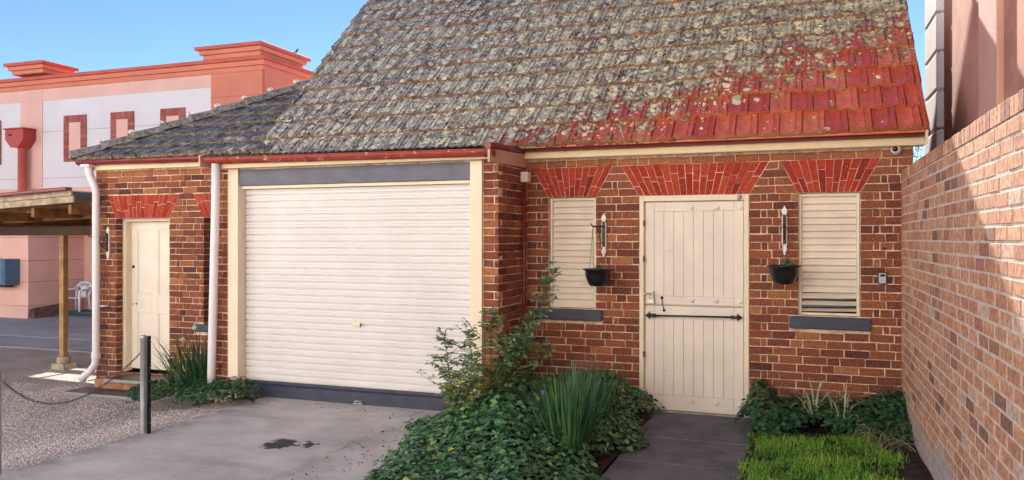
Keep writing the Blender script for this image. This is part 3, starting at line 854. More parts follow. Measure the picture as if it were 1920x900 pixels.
# low pitched corrugated roof over the bay
m = MB(); xs = np.linspace(-6.50, -2.93, 260); vs = []; fs = []
for yy, zz in ((-1.13, 2.785), (.05, 2.83)):
    for x in xs: vs.append((x, yy, zz - .009 * (x + 6.5) * .6 + .009 * math.sin(2 * math.pi * x / .085)))
k = len(xs)
for i in range(k - 1): fs.append((i, i + 1, k + i + 1, k + i))
m.add(vs, fs, 0, None, True); sh = m.build('corrugated_roof', M['tin'], H)
md = sh.modifiers.new('thick', 'SOLIDIFY'); md.thickness = .004
m = MB(); m.box(-6.42, -2.95, -1.015, -.10, 2.703, 2.735); m.build('bay_ceiling', M['galv'], H)
def barge(x, sgn, mt):
    m_ = MB(); m_.hexa([(x, -1.16, 2.600), (x + .025, -1.16, 2.600), (x + .025, -.01, 2.635), (x, -.01, 2.635), (x, -1.16, 2.735), (x + .025, -1.16, 2.735), (x + .025, -.01, 2.785), (x, -.01, 2.785)])
    return m_.build('barge_board', mt, H, .004)
barge(-2.93, 1, M['barge'])
m = MB(); m.hexa([(-6.52, -1.14, 2.66), (-6.495, -1.14, 2.66), (-6.495, -.01, 2.70), (-6.52, -.01, 2.70), (-6.52, -1.14, 2.80), (-6.495, -1.14, 2.80), (-6.495, -.01, 2.84), (-6.52, -.01, 2.84)]); m.build('barge_board', M['barge'], H, .004)
m = MB(); m.tube([(-2.925, -1.17, 2.765), (-2.925, -.02, 2.822)], .036, 12); m.build('barge_roll', M['maroon'], H)

# roller door: one corrugated curtain with a navy bottom rail
DY = BY + .115
rd = MB(); rows_ = 29; top, bot = 2.415, .185; pitch = (top - bot) / rows_
prof = []
for r in range(rows_):
    z = top - r * pitch
    for t, dpt in ((0, .004), (.06, -.010), (.34, -.012), (.40, -.007), (.46, -.012), (.80, -.010), (.86, .008), (.94, .010)):
        prof.append((dpt, z - t * pitch))
prof.append((0, bot))
vs = []; fs = []
xx = np.linspace(-6.135, -3.16, 14)
for x in xx:
    for d_, z in prof: vs.append((x, DY + d_, z))
n_ = len(prof)
for i in range(len(xx) - 1):
    for j in range(n_ - 1): fs.append((i * n_ + j, (i + 1) * n_ + j, (i + 1) * n_ + j + 1, i * n_ + j + 1))
rd.add(vs, fs)
roller = rd.build('roller_door', M['roller'], H)
m = MB()
m.extrude([(.02, .185), (-.008, .185), (-.008, .15), (.004, .142), (-.014, .130), (-.014, .105), (-.020, .095), (-.020, -.005), (.02, -.005)], (-6.135, DY, 0), (-3.16, DY, 0))
m.build('bottom_rail', M['navy'], roller)
m = MB(); m.box(-4.70, -4.585, DY - .03, DY - .008, .865, .905); m.build('lock_plate', M['cream'], roller, .004)
m = MB(); m.tube([(-4.572, DY - .05, .90), (-4.572, DY - .05, .86)], .006, 8); m.build('lock_handle', M['black_iron'], roller)
m = MB(); m.box(-4.66, -4.54, DY - .055, DY - .021, .008, .022); m.box(-4.65, -4.56, DY - .05, DY - .021, .035, .045); m.build('pull_handle', M['galv'], roller, .002)
# garage interior stop and threshold shadow gap
m = MB(); m.box(-6.2, -3.1, -.4, -.38, -.05, 2.6); m.build('garage_lining', M['dark_timber'], H)

# down pipes
m = MB()
m.tube([(-9.28, -.16, 2.86), (-9.28, -.16, 2.80), (-9.262, -.15, 2.70), (-9.20, -.13, 2.56), (-9.187, -.12, 2.48), (-9.187, -.12, 1.5), (-9.187, -.12, .22), (-9.195, -.125, .10), (-9.25, -.15, .01), (-9.32, -.19, -.06), (-9.36, -.20, -.12)],
       [.05] * 3 + [.05] * 8, 16)
dp = m.build('down_pipe', M['pvc'], H)
m = MB(); m.box(-9.36, -9.20, -.23, -.10, 2.825, 2.865); m.build('pipe_outlet', M['pvc'], dp, .008)
m = MB(); m.tube([(-9.165, -.12, .90), (-9.06, -.02, .90)], .012, 6); m.build('pipe_bracket', M['pvc'], dp)
m = MB(); m.lathe([(.056, 0), (.060, .01), (.060, .075), (.056, .085)], (-9.187, -.12, .17), 16); m.build('pipe_socket', M['pvc'], dp)
m = MB(); m.tube([(-6.335, -1.07, 2.70), (-6.345, -1.06, 2.3), (-6.45, -1.0, .4), (-6.46, -1.0, -.03)], .047, 16); m.build('down_pipe', M['pvc'], H)
# thin red conduit in the inner corner
m = MB(); m.tube([(BR + .03, -.185, 2.47), (BR + .03, -.185, .02)], .016, 8); cd = m.build('conduit', M['maroon'], H)
m = MB(); m.box(BR + .006, BR + .09, -.235, -.12, 2.46, 2.575); m.build('junction_box', M['louvre'], cd, .006)

# ------------------------------------------------------------------ stable door
sd = bpy.data.objects.new('stable_door', None); COL.objects.link(sd); sd.parent = H; sd.location = Vector((-1.07, 0, 0)) - wloc(H)
def part(m_, name, mt, par, bevel=0): return m_.build(name, mt, par, bevel)
m = MB(); m.box(-1.632, -1.588, -.012, .10, -.03, 2.294); m.box(-.548, -.504, -.012, .10, -.03, 2.294); m.box(-1.588, -.548, -.012, .10, 2.236, 2.294)
m.box(-1.588, -1.578, .03, .10, 0, 2.236); m.box(-.560, -.548, .03, .10, 0, 2.236)
part(m, 'door_frame', M['cream'], sd, .005)
LX0, LX1 = -1.575, -.562; FX0, FX1 = -1.481, -.656; FY = .022
for (z0, z1, f0, f1, nm) in ((1.136, 2.226, 1.227, 2.128, 'upper'), (.012, 1.120, .169, .990, 'lower')):
    for xa, xb in ((LX0, FX0), (FX1, LX1)):
        m = MB(); m.box(xa, xb, FY, FY + .045, z0, z1); part(m, 'stile', M['door_cream'], sd, .004)
    for za, zb in ((z0, f0), (f1, z1)):
        m = MB(); m.box(FX0 + .001, FX1 - .001, FY + .001, FY + .045, za, zb); part(m, 'rail', M['door_cream'], sd, .004)
    nbd = 8; bw = (FX1 - FX0) / nbd
    for i in range(nbd):
        m = MB(); dz = random.uniform(0, .003)
        m.box(FX0 + i * bw + .0012, FX0 + (i + 1) * bw - .0012, FY + .005 + dz, FY + .03, f0 + .001, f1 - .001); part(m, 'board', M['door_cream'], sd, .0025)
m = MB(); m.box(LX0, LX1, .07, .09, 0, 2.236); part(m, 'door_backing', M['door_cream'], sd)
for bx, bz in ((-1.086, 2.161), (-.823, 2.157), (-.59, 2.154), (-1.08, 1.186), (-.83, 1.184), (-.59, 1.182), (-.59, 1.02), (-1.08, .120), (-.83, .115), (-.595, .112)):
    m = MB(); m.lathe([(.024, .004), (.022, -.006), (.012, -.013), (0, -.015)], (bx, FY - .001, bz), 12, axis='y'); part(m, 'bolt_head', M['door_cream'], sd)
m = MB(); zb = 1.018
m.tube([(-1.45, FY - .035, zb), (-.69, FY - .035, zb + .008)], .0095, 8)
for s_, xc, z_ in ((-1, -1.45, zb), (1, -.69, zb + .008)):
    m.lathe([(.012, 0), (.022, .01), (.014, .02), (.024, .032), (.012, .045), (.018, .06), (.030, .075), (.022, .09), (.006, .118)] if s_ > 0 else
            [(.012, 0), (.022, -.01), (.014, -.02), (.024, -.032), (.012, -.045), (.018, -.06), (.030, -.075), (.022, -.09), (.006, -.118)], (xc, FY - .035, z_), 10, axis='x')
    m.tube([(xc + s_ * .07, FY - .035, z_ - .04), (xc + s_ * .085, FY - .035, z_ - .02), (xc + s_ * .085, FY - .035, z_ + .02), (xc + s_ * .07, FY - .035, z_ + .04)], .006, 6)
    m.box(xc + s_ * .02 - .01, xc + s_ * .02 + .01, FY - .035, FY, z_ - .012, z_ + .012)
part(m, 'pull_bar', M['black_iron'], sd)
m = MB(); m.box(-1.60, -1.575, -.03, -.012, 1.235, 1.265); m.tube([(-1.60, -.02, 1.25), (-1.49, -.01, 1.25)], .008, 8); m.box(-1.50, -1.485, -.025, FY, 1.20, 1.275)
part(m, 'slide_bolt', M['galv'], sd)
m = MB(); m.box(-1.535, -1.475, -.035, -.012, 1.150, 1.192); m.tube([(-1.525, -.022, 1.19), (-1.525, -.022, 1.225), (-1.512, -.022, 1.238), (-1.497, -.022, 1.238), (-1.485, -.022, 1.225), (-1.485, -.022, 1.19)], .005, 6)
part(m, 'padlock', M['brass'], sd, .004)
m = MB(); m.tube([(-1.398, FY - .016, 1.205), (-1.392, FY - .016, 1.15), (-1.375, FY - .016, 1.075)], .005, 6)
m.lathe([(.016, .014), (.014, 0), (0, -.004)], (-1.398, FY - .016, 1.207), 8, axis='y'); m.lathe([(.015, .014), (.013, 0), (0, -.004)], (-1.376, FY - .016, 1.072), 8, axis='y')
part(m, 'cabin_hook', M['black_iron'], sd)
m = MB(); m.lathe([(.024, 0), (.024, -.02), (.015, -.03), (0, -.032)], (-.60, -.012, 2.264), 12, axis='y'); part(m, 'frame_knob', M['galv'], sd)
for hz in (2.0, 1.62, .6):
    m = MB(); m.box(-1.594, -1.574, -.018, -.011, hz - .03, hz + .03); part(m, 'hinge', M['black_iron'], sd)
m = MB(); m.box(-1.63, -.505, -.03, .1, -.04, .008); part(m, 'threshold', M['concrete_block'], sd)

# ------------------------------------------------------------------ louvred windows
def louvre_window(x0, x1, z0, z1, sx0, sx1, open_n):
    wn = bpy.data.objects.new('louvre_window', None); COL.objects.link(wn); wn.parent = H; wn.location = Vector(((x0 + x1) / 2, 0, z0)) - wloc(H)
    fw = .030; fy = .045
    m_ = MB(); m_.box(x0 + .004, x0 + fw, fy, fy + .08, z0 + .002, z1 - .002); m_.box(x1 - fw, x1 - .004, fy, fy + .08, z0 + .002, z1 - .002)
    m_.box(x0 + fw, x1 - fw, fy, fy + .08, z1 - .032, z1 - .002); m_.box(x0 + fw, x1 - fw, fy, fy + .08, z0 + .002, z0 + .026)
    m_.build('window_frame', M['louvre'], wn, .004)
    n_s = 17; a, b = z0 + .028, z1 - .034; p = (b - a) / n_s
    for i in range(n_s):
        zc = a + (i + .5) * p; sl_ = MB(); h = p * 1.20
        tilt = math.radians(24) + random.uniform(-.02, .02); sag = 0
        if i < open_n: tilt = math.radians((72, 62, 48)[i]); sag = -.004 * (open_n - i)
        c_, s_ = math.cos(tilt), math.sin(tilt); yc = fy + .035; t_ = .006
        # lower edge towards the outside
        A = (yc - s_ * h / 2, zc - c_ * h / 2 + sag); B = (yc + s_ * h / 2, zc + c_ * h / 2 + sag)
        nx, nz = -c_ * t_, -s_ * -t_
        dz = random.uniform(-.003, .003) * (3 if i < open_n else 1)
        pts = [(x0 + fw + .001, A[0] + nx, A[1] + nz * .3), (x1 - fw - .001, A[0] + nx, A[1] + nz * .3 + dz), (x1 - fw - .001, B[0] + nx, B[1] + nz * .3 + dz), (x0 + fw + .001, B[0] + nx, B[1] + nz * .3),
               (x0 + fw + .001, A[0] + .005, A[1]), (x1 - fw - .001, A[0] + .005, A[1] + dz), (x1 - fw - .001, B[0] + .005, B[1] + dz), (x0 + fw + .001, B[0] + .005, B[1])]
        sl_.hexa(pts); sl_.build('slat', M['louvre'], wn, .002)
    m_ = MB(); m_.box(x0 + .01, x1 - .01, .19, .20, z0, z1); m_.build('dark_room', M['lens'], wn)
    m_ = MB(); mz0, mz1 = .938, 1.064
    m_.hexa([(sx0, -.045, mz0), (sx1, -.045, mz0 - .003), (sx1, .10, mz0), (sx0, .10, mz0), (sx0, -.045, mz1 - .01), (sx1, -.045, mz1 - .013), (sx1, .10, mz1 + .005), (sx0, .10, mz1 + .005)])
    m_.build('sill', M['navy'], wn, .010)
    return wn
louvre_window(-2.655, -2.117, 1.068, 2.294, -2.806, -2.039, 0)
louvre_window(-.027, .545, 1.068, 2.294, -.113, .635, 3)

# left window: narrow, with grey frame and glass
lwn = bpy.data.objects.new('sash_window', None); COL.objects.link(lwn); lwn.parent = H; lwn.location = Vector((-7.15, 0, .7)) - wloc(H)
m = MB(); m.box(-7.448, -7.415, .178, .225, .702, 2.115); m.box(-6.91, -6.862, .178, .225, .702, 2.115); m.box(-7.415, -6.91, .178, .225, 2.07, 2.115); m.box(-7.415, -6.91, .178, .225, .702, .75); m.box(-7.30, -7.28, .175, .225, .75, 2.07)
m.build('window_frame', M['alu'], lwn, .003)
m = MB(); m.box(-7.415, -6.91, .200, .206, .75, 2.07); m.build('pane', M['glass'], lwn)
m = MB(); m.box(-7.60, -6.75, -.05, .176, .605, .70); m.build('sill', M['navy'], lwn, .008)

# left panelled door
pd = bpy.data.objects.new('panel_door', None); COL.objects.link(pd); pd.parent = H; pd.location = Vector((-8.5, 0, 0)) - wloc(H)
m = MB(); m.box(-8.956, -8.90, .118, .24, -.02, 2.115); m.box(-8.05, -8.024, .118, .24, -.02, 2.115); m.box(-8.90, -8.05, .118, .24, 2.075, 2.115); m.build('door_frame', M['cream'], pd, .004)
dx0, dx1, dy = -8.90, -8.05, .215
px_ = [(-8.79, -8.53), (-8.42, -8.16)]
def dbox(m_, a, b, z0, z1, d=0.0): m_.box(a, b, dy + d, dy + .04, z0, z1)
for a, b in ((dx0, -8.79), (-8.53, -8.42), (-8.16, dx1)):
    m = MB(); dbox(m, a, b, .01, 2.07); m.build('stile', M['door_cream'], pd, .004)
for z0, z1 in ((.01, .20), (.80, 1.06), (1.96, 2.07)):
    for a, b in px_:
        m = MB(); dbox(m, a + .001, b - .001, z0, z1, .001); m.build('rail', M['door_cream'], pd, .003)
for a, b in px_:
    for z0, z1 in ((.20, .80), (1.06, 1.96)):
        m = MB(); dbox(m, a + .002, b - .002, z0 + .002, z1 - .002, .014); m.build('panel', M['door_cream'], pd)
        mo = MB()
        for e in ((a, a + .02, z0, z1), (b - .02, b, z0, z1), (a + .02, b - .02, z0, z0 + .02), (a + .02, b - .02, z1 - .02, z1)): mo.box(e[0] + .001, e[1] - .001, dy + .006, dy + .02, e[2] + .001, e[3] - .001)
        mo.build('moulding', M['door_cream'], pd, .003)
m = MB(); m.lathe([(.022, 0), (.022, -.012), (.012, -.02), (0, -.022)], (-8.855, dy, 1.44), 10, axis='y'); m.build('knob', M['black_iron'], pd)
m = MB(); m.box(-8.87, -8.86, dy - .004, dy + .002, .90, .93); m.lathe([(.012, 0), (.010, -.01), (0, -.012)], (-8.80, dy, .92), 8, axis='y'); m.build('key_plate', M['black_iron'], pd)

# ------------------------------------------------------------------ door steps at the left
st = thing('door_steps', 'two worn brick steps with metal nosings below the panelled door', 'steps', (-8.4, -.4, -.2))
m = MB(); m.box(-8.98, -7.75, -.34, -.01, -.24, -.055); m.build('step_body', M['step_brick'], st, .012)
m = MB(); m.box(-8.75, -7.72, -.375, -.012, -.055, -.035); m.build('tread', M['black_iron'], st, .003)
m = MB(); m.box(-8.75, -7.72, -.395, -.376, -.075, -.033); m.build('nosing', M['alu'], st, .003)
m = MB(); m.box(-9.02, -7.72, -.72, -.345, -.26, -.175); m.build('step_body', M['concrete_block'], st, .012)
m = MB(); m.box(-9.05, -7.85, -.75, -.40, -.175, -.158); m.build('tread', M['black_iron'], st, .003)
m = MB(); m.box(-9.05, -7.85, -.775, -.751, -.20, -.156); m.build('nosing', M['alu'], st, .003)

# ------------------------------------------------------------------ things fixed to the house wall
def bracket(x, z0, z1, label, arm_dir, with_arm=True):
    t = thing('wall_bracket', label, 'bracket', (x, 0, (z0 + z1) / 2), 'iron plant brackets on white finial boards')
    hw = .026; mid0, mid1 = z0 + .10, z1 - .10
    half = [(.006, z0), (.010, z0 + .02), (.020, z0 + .045), (.028, z0 + .065), (.018, z0 + .085), (hw, z0 + .105), (hw, z1 - .105), (.016, z1 - .09), (.030, z1 - .06), (.022, z1 - .035), (.008, z1 - .015), (.005, z1)]
    m_ = MB(); m_.prism([(x + a, z) for a, z in half] + [(x - a, z) for a, z in reversed(half)], -.03, -.004); m_.build('finial_board', M['white_paint'], t, .003)
    m_ = MB(); m_.box(x - .016, x + .016, -.042, -.031, mid0 + .01, mid1 + .01)
    for zz in (mid0 + .05, (mid0 + mid1) / 2, mid1 - .05): m_.box(x - .010, x + .010, -.052, -.042, zz - .012, zz + .012)
    m_.build('back_plate', M['black_iron'], t, .003)
    m_ = MB(); zt = mid1 - .045; L = .20
    m_.tube([(x, -.045, zt), (x + arm_dir[0] * L, -.045 + arm_dir[1] * L, zt)], .008, 8)
    pts = [(x + arm_dir[0] * L * f, -.045 + arm_dir[1] * L * f, zz) for f, zz in ((.0, mid0 + .05), (.25, mid0 + .06), (.45, zt - .07), (.6, zt - .03), (.72, zt - .01))]
    m_.tube(pts, .006, 6)
    cx = .32
    ring = []
    for k in range(10):
        a = k / 9 * 2 * math.pi * .85
        f = cx + .12 * math.cos(a); ring.append((x + arm_dir[0] * L * f, -.045 + arm_dir[1] * L * f, zt - .055 + .026 * math.sin(a)))
    m_.tube(ring, .005, 6)
    m_.tube([(x + arm_dir[0] * L, -.045 + arm_dir[1] * L, zt), (x + arm_dir[0] * (L + .02), -.045 + arm_dir[1] * (L + .02), zt + .012), (x + arm_dir[0] * (L + .03), -.045 + arm_dir[1] * (L + .03), zt + .03)], .007, 6)
    m_.build('arm', M['black_iron'], t)
    return zt
# plaque heights read from the photograph
zt1 = bracket(-2.021, 1.636, 2.114, 'white finial board with black iron plant bracket right of the narrow louvred window', (-.35, -.94))
zt3 = bracket(-.159, 1.673, 2.169, 'white finial board with black iron plant bracket between stable door and wider louvred window', (.0, -1))
bracket(-9.075, 1.545, 2.005, 'white finial board with black iron scroll bracket on the corner near the white downpipe', (-.75, -.66))

def hanging_pot(x, y, z, zt, hook, label, plant):
    t = thing('hanging_pot', label, 'plant pot', (x, y, z - .17), 'black hanging pots')
    K_ = 1.10; m_ = MB(); m_.lathe([(a_ * K_, b_ * 1.05) for a_, b_ in [(.0, -.172), (.070, -.172), (.086, -.160), (.098, -.135), (.120, -.075), (.124, -.018), (.146, -.006), (.148, .004), (.140, .006), (.128, -.004), (.118, -.03), (0, -.03)]], (x, y, z), 24)
    m_.build('pot', M['black_plastic'], t)
    m_ = MB()
    for a in (.4, 2.5, 4.6): m_.tube([(x + .138 * math.cos(a), y + .138 * math.sin(a), z), hook], .0028, 5)
    m_.build('hanger', M['maroon'], t)
    k = 90 if plant == 1 else 150
    r = RNG.random(k) * .11; a = RNG.random(k) * 6.28; hh = RNG.random(k) * (.05 if plant == 1 else .10)
    offx = .02 if plant == 1 else .03
    P = np.stack([x + offx + r * np.cos(a) * .6, y + r * np.sin(a) * .7, z - .01 + hh * (1 - r / .12)], 1)
    D = RNG.normal(size=(k, 3)) * [1, 1, .5] + [0, 0, .6]
    leaves_mesh('foliage', P, D, RNG.normal(size=(k, 3)) + [0, 0, 2], RNG.uniform(.02, .04, k), RNG.uniform(.012, .022, k), M['ground_leaf'], RNG.uniform(.3, .95, k), t)
hanging_pot(-2.040, -.22, 1.512, zt1, (-2.02 - .35 * .2, -.045 - .94 * .2, zt1), 'black hanging pot with low green plant left of the stable door', 1)
hanging_pot(-.159, -.225, 1.570, zt3, (-.159, -.245, zt3), 'black hanging pot with taller green sprig right of the stable door', 2)

t = thing('key_safe', 'grey and black key safe box on the bricks beside the boundary wall', 'key safe', (.74, -.02, 1.455))
m = MB(); m.box(.698, .782, -.032, -.002, 1.395, 1.515); m.build('case', M['black_plastic'], t, .010)
m = MB(); m.box(.707, .773, -.048, -.033, 1.402, 1.505); m.build('cover', M['grey_plastic'], t, .008)
m = MB(); m.box(.720, .760, -.052, -.0485, 1.470, 1.492); m.build('dial_window', M['lens'], t, .003)
t = thing('security_camera', 'small white dome security camera under the eave at right corner', 'camera', (.85, -.03, 2.70))
m = MB(); m.lathe([(.048, 0), (.050, -.03), (.046, -.05), (.0, -.05)], (.862, -.003, 2.698), 18, axis='y'); m.build('base', M['white_plastic'], t)
m = MB(); prof = [(.045 * math.cos(a), -.05 - .042 * math.sin(a)) for a in np.linspace(0, 1.25, 7)]; m.lathe(prof, (.855, -.003, 2.698), 18, axis='y'); m.build('dome', M['white_plastic'], t)
m = MB(); m.lathe([(.026, -.070), (.024, -.098), (0, -.099)], (.845, -.003, 2.698), 16, axis='y'); m.build('lens', M['lens'], t)
t = tag(MB().lathe([(.012, 0), (.012, -.02), (.007, -.035), (0, -.036)], (.757, -.002, 1.745), 8, axis='y').build('wall_hook', M['black_iron']), 'tiny black hook in the bricks above the key safe', 'hook')

# ================================================================== BOUNDARY WALL at the right
WX = .909
B = thing('boundary_wall', 'tall pinkish brick boundary wall with upright brick coping at right', 'wall', (WX + .11, -3, 0))
FW = Frame((WX, 0, 0), (0, -1, 0), (0, 0, 1), (-1, 0, 0))
core = slab('wall_core', FW, .003, 7.3, -.3, 2.395, [], .22, M['wall_mortar'], B, front=-.0016)
bw_ = courses(FW, .003, 7.3, -.06, 30, .0818, [], style='stretcher', joint=.022, hj=.0105)
lay(bw_, [core] * len(bw_), M['wall_brick'], limit=300, rough=.0007)
y = .003; lst = []
while y < 7.2:
    wv = random.uniform(.070, .078)
    lst.append((FW, [(y, 2.400), (y + wv, 2.400), (y + wv, 2.493 + random.uniform(-.004, .004)), (y, 2.493 + random.uniform(-.004, .004))])); y += wv + .010
m = MB(); m.box(WX + .006, WX + .215, -7.28, -.004, 2.395, 2.482); cop = m.build('coping', M['wall_mortar'], B)
for fr, q in lst:
    (a, z0), (b, _), (_, z1), _ = q
    m = MB(); m.box(WX - .002 + random.uniform(-.0015, .001), WX + .225, -b, -a, z0, z1, 0, min(1, max(0, random.gauss(.45, .25)))); m.build('coping_brick', M['wall_brick'], cop, .003)

# ------------------------------------------------------------------ neighbour building behind it
NX = 1.50
Nb = thing('neighbour_building', 'pink rendered building with white corner quoins behind the boundary wall', 'building', (4, 0, 0))
m = MB(); m.box(NX, 8, -14, 2.35, -.3, 7.5); m.build('wall', M['rough_pink'], Nb)
m = MB(); m.box(NX - .055, NX + .002, -1.32, -.63, -.3, 7.5); m.build('pilaster', M['smooth_pink'], Nb, .012)
m = MB(); m.box(NX - .055, NX + .002, -5.2, -4.5, -.3, 7.5); m.build('pilaster', M['smooth_pink'], Nb, .012)
m = MB(); m.box(NX - .03, NX + .002, -14, 2.2, -.3, 2.72); m.build('plinth', M['rough_pink'], Nb, .01)
z = .02
while z < 7.4:
    m = MB(); m.box(NX - .075, NX + .6, 1.50, 2.42, z, z + .415); m.build('quoin', M['quoin'], Nb, .022)
    z += .437
m = MB(); m.box(NX - .03, NX + .5, 1.54, 2.38, -.2, 7.4); m.build('quoin_joint', M['quoin'], Nb)

# ================================================================== PINK BUILDING at the left
PY = 7.97
P = thing('pink_building', 'pink and white rendered two storey building with red cornice at left', 'building', (-20, PY + 4, -.2))
def pbox(name, x0, x1, y0, y1, z0, z1, mt, par=P, bevel=0):
    m_ = MB(); m_.box(x0, x1, y0, y1, z0, z1); return m_.build(name, mt, par, bevel)
pbox('wall', -40, -12.63, PY, PY + 8, 3.25, 6.2, M['white_wall'])
pbox('lower_wall', -40, -12.64, PY + .01, PY + 8, -.3, 3.249, M['wing_pink'])
pbox('frieze_band', -40, -14.165, PY - .012, PY, 5.70, 6.13, M['pale_pink'])
for xa, xb in ((-20.86, -20.44), (-20.435, -20.02)):
    pbox('pilaster', xa, xb, PY - .02, PY, 3.25, 6.13, M['pale_pink'])
pbox('corner_pier', -14.165, -12.60, PY - .03, PY + 1.62, 3.25, 6.05, M['orange_wall'])
pbox('pier_joint', -14.16, -12.59, PY - .034, PY + 1.62, 5.42, 5.437, M['trim_red'])
pbox('side_pier', -12.605, -12.55, PY + .06, PY + 1.62, 3.25, 6.05, M['orange_wall'], P, .005)
pbox('side_wall', -12.66, -12.62, PY + 1.6, PY + 8, 3.25, 6.1, M['white_wall'])
# cornice of three steps
for i, (z0, z1, d, mt) in enumerate(((6.03, 6.15, .06, 'orange_wall'), (6.151, 6.27, .13, 'orange_wall'), (6.271, 6.36, .20, 'trim_red'))):
    pbox('cornice_step', -40, -12.60 + d, PY - d, PY + 8.2, z0, z1, M[mt], P, .012)
def pier_cap(x0, x1, y1, z):
    for z0, z1, d in ((z, z + .11, .10), (z + .112, z + .22, .17), (z + .222, z + .31, .25)):
        pbox('pier_cap', x0 - d, x1 + d, PY - .10 - d, y1 + d, z0, z1, M['orange_wall'] if d < .2 else M['trim_red'], P, .014)
pier_cap(-14.17, -12.62, PY + 1.5, 6.361)
pier_cap(-20.87, -19.88, PY + .6, 6.45)
# blind windows with brick surrounds
def blind_window(x0, x1, z0, z1):
    wn = bpy.data.objects.new('blind_window', None); COL.objects.link(wn); wn.parent = P; wn.location = Vector(((x0 + x1) / 2, PY, z0)) - wloc(P)
    m_ = MB(); s_ = .20; n_c = round((z1 - z0 - s_) / .10); h = (z1 - z0 - s_ - .1) / n_c
    for xa, xb in ((x0, x0 + s_), (x1 - s_, x1)):
        for k in range(n_c): m_.box(xa, xb, PY - .035, PY + .02, z0 + .1 + k * h + .004, z0 + .1 + (k + 1) * h - .004, 0, random.random())
    n_t = round((x1 - x0) / .10); w_ = (x1 - x0) / n_t
    for k in range(n_t):
        m_.box(x0 + k * w_ + .004, x0 + (k + 1) * w_ - .004, PY - .035, PY + .02, z1 - s_, z1, 0, random.random())
        m_.box(x0 + k * w_ + .004, x0 + (k + 1) * w_ - .004, PY - .035, PY + .02, z0, z0 + .095, 0, random.random())
    m_.build('brick_surround', M['surround'], wn, kind='stuff')
    m_ = MB(); m_.box(x0 + .01, x1 - .01, PY - .022, PY, z0 + .01, z1 - .01); m_.build('surround_mortar', M['surround'], wn)
    m_ = MB(); m_.box(x0 + s_, x1 - s_, PY - .029, PY - .002, z0 + .1, z1 - s_); m_.build('blind_panel', M['pale_pink'], wn)
for xa, xb in ((-22.45, -21.63), (-19.206, -18.385), (-17.51, -16.71), (-15.81, -15.0)): blind_window(xa, xb, 3.96, 5.235)
pbox('wall_joint', -40, -14.17, PY - .006, PY, 4.825, 4.835, M['rough_pink'])
pbox('wall_joint', -40, -14.17, PY - .006, PY, 3.52, 3.53, M['rough_pink'])
m = MB(); m.prism([(-20.95, 4.88), (-20.95, 4.60), (-20.75, 4.38), (-20.45, 4.38), (-20.25, 4.60), (-20.25, 4.88)], PY - .42, PY - .02); m.box(-20.98, -20.22, PY - .45, PY - .02, 4.881, 4.92); rh = m.build('rainwater_head', M['deep_red'], P, .012)
m = MB(); m.box(-20.80, -20.68, PY - .428, PY - .415, 4.70, 4.75); m.build('overflow_slot', M['lens'], rh)
m = MB(); m.tube([(-20.56, PY - .2, 4.40), (-20.56, PY - .2, 0)], .115, 14); m.build('down_pipe', M['trim_red'], P)
# lower wing that steps forward, with a stone base
WXR = -18.5; WY = 6.3
pbox('wing_wall', -30, WXR, WY, PY + .005, .12, 2.30, M['wing_pink'], P, .01)
pbox('wing_base', -30, WXR + .03, WY - .03, PY, -.3, .118, M['pale_pink'], P, .01)
pbox('wing_roof', -30, WXR + .2, WY - .2, PY, 2.30, 2.42, M['deep_red'], P, .02)
for z in (.72, 1.26, 1.86): pbox('render_joint', -30, WXR + .004, WY - .004, PY, z, z + .014, M['rough_pink'])
m = MB(); m.hexa([(WXR + .02, WY - .04, -.25), (WXR + .16, WY + .1, -.25), (WXR + .16, WY + .9, -.25), (WXR + .02, WY + .9, -.25), (WXR + .02, WY - .035, .02), (WXR + .05, WY + .1, .06), (WXR + .04, WY + .9, .12), (WXR + .02, WY + .9, .12)]); m.build('bare_stone', M['old_render'], P, .03)
pbox('door_reveal', -18.30, -18.12, PY - .03, PY + .02, .1, 2.0, M['pale_pink'])
pbox('entry_door', -18.10, -17.2, PY - .02, PY + .02, .1, 2.05, M['rough_pink'])
pbox('step', WXR + .18, -14.5, WY + .95, PY, -.3, -.09, M['teal_step'], P, .02)
pbox('step', WXR + .18, -14.5, WY + .55, WY + .949, -.3, -.145, M['teal_step'], P, .02)
m = MB(); k = 9; pts = [(-17.75 + .95 * math.cos(a), 1.98 + .30 * math.sin(a)) for a in np.linspace(math.pi, 0, k)]
m.add([(x, PY - .9, z) for x, z in pts] + [(x, PY - .02, z + .05) for x, z in pts], [(i, i + 1, k + i + 1, k + i) for i in range(k - 1)], 0, None, True); aw = m.build('door_awning', M['white_plastic'], P)
aw.modifiers.new('thick', 'SOLIDIFY').thickness = .02
pbox('rear_shade_block', -14.5, -7.0, PY + .6, PY + 6, -.3, 4.40, M['pale_pink'])  # unseen block added behind the house so its shadow bounds the sunlit gravel
t = thing('utility_box', 'blue grey steel utility box on the pink wall under the carport', 'utility box', (-18.9, WY - .25, .7))
m = MB(); m.box(-19.55, -18.78, WY - .42, WY - .005, .66, 1.32); m.build('case', M['blue_box'], t, .02)
m = MB(); m.box(-19.50, -18.83, WY - .435, WY - .421, .71, 1.27); m.build('cover', M['blue_box'], t, .008)
m = MB(); m.box(-19.4, -18.9, WY - .3, WY - .1, .60, .659); m.build('shelf_bracket', M['dark_timber'], t)
t = thing('bird', 'small dark bird perched on the edge of the red parapet cap', 'bird', (-12.3, PY + 1.2, 6.66))
bx, by_, bz = -12.42, PY + 1.15, 6.675
m = MB(); m.tube([(bx - .10, by_, bz + .05), (bx - .05, by_, bz + .075), (bx, by_, bz + .10), (bx + .05, by_, bz + .15), (bx + .07, by_, bz + .19), (bx + .085, by_, bz + .20), (bx + .12, by_, bz + .195)], [.008, .022, .042, .040, .025, .026, .004], 8)
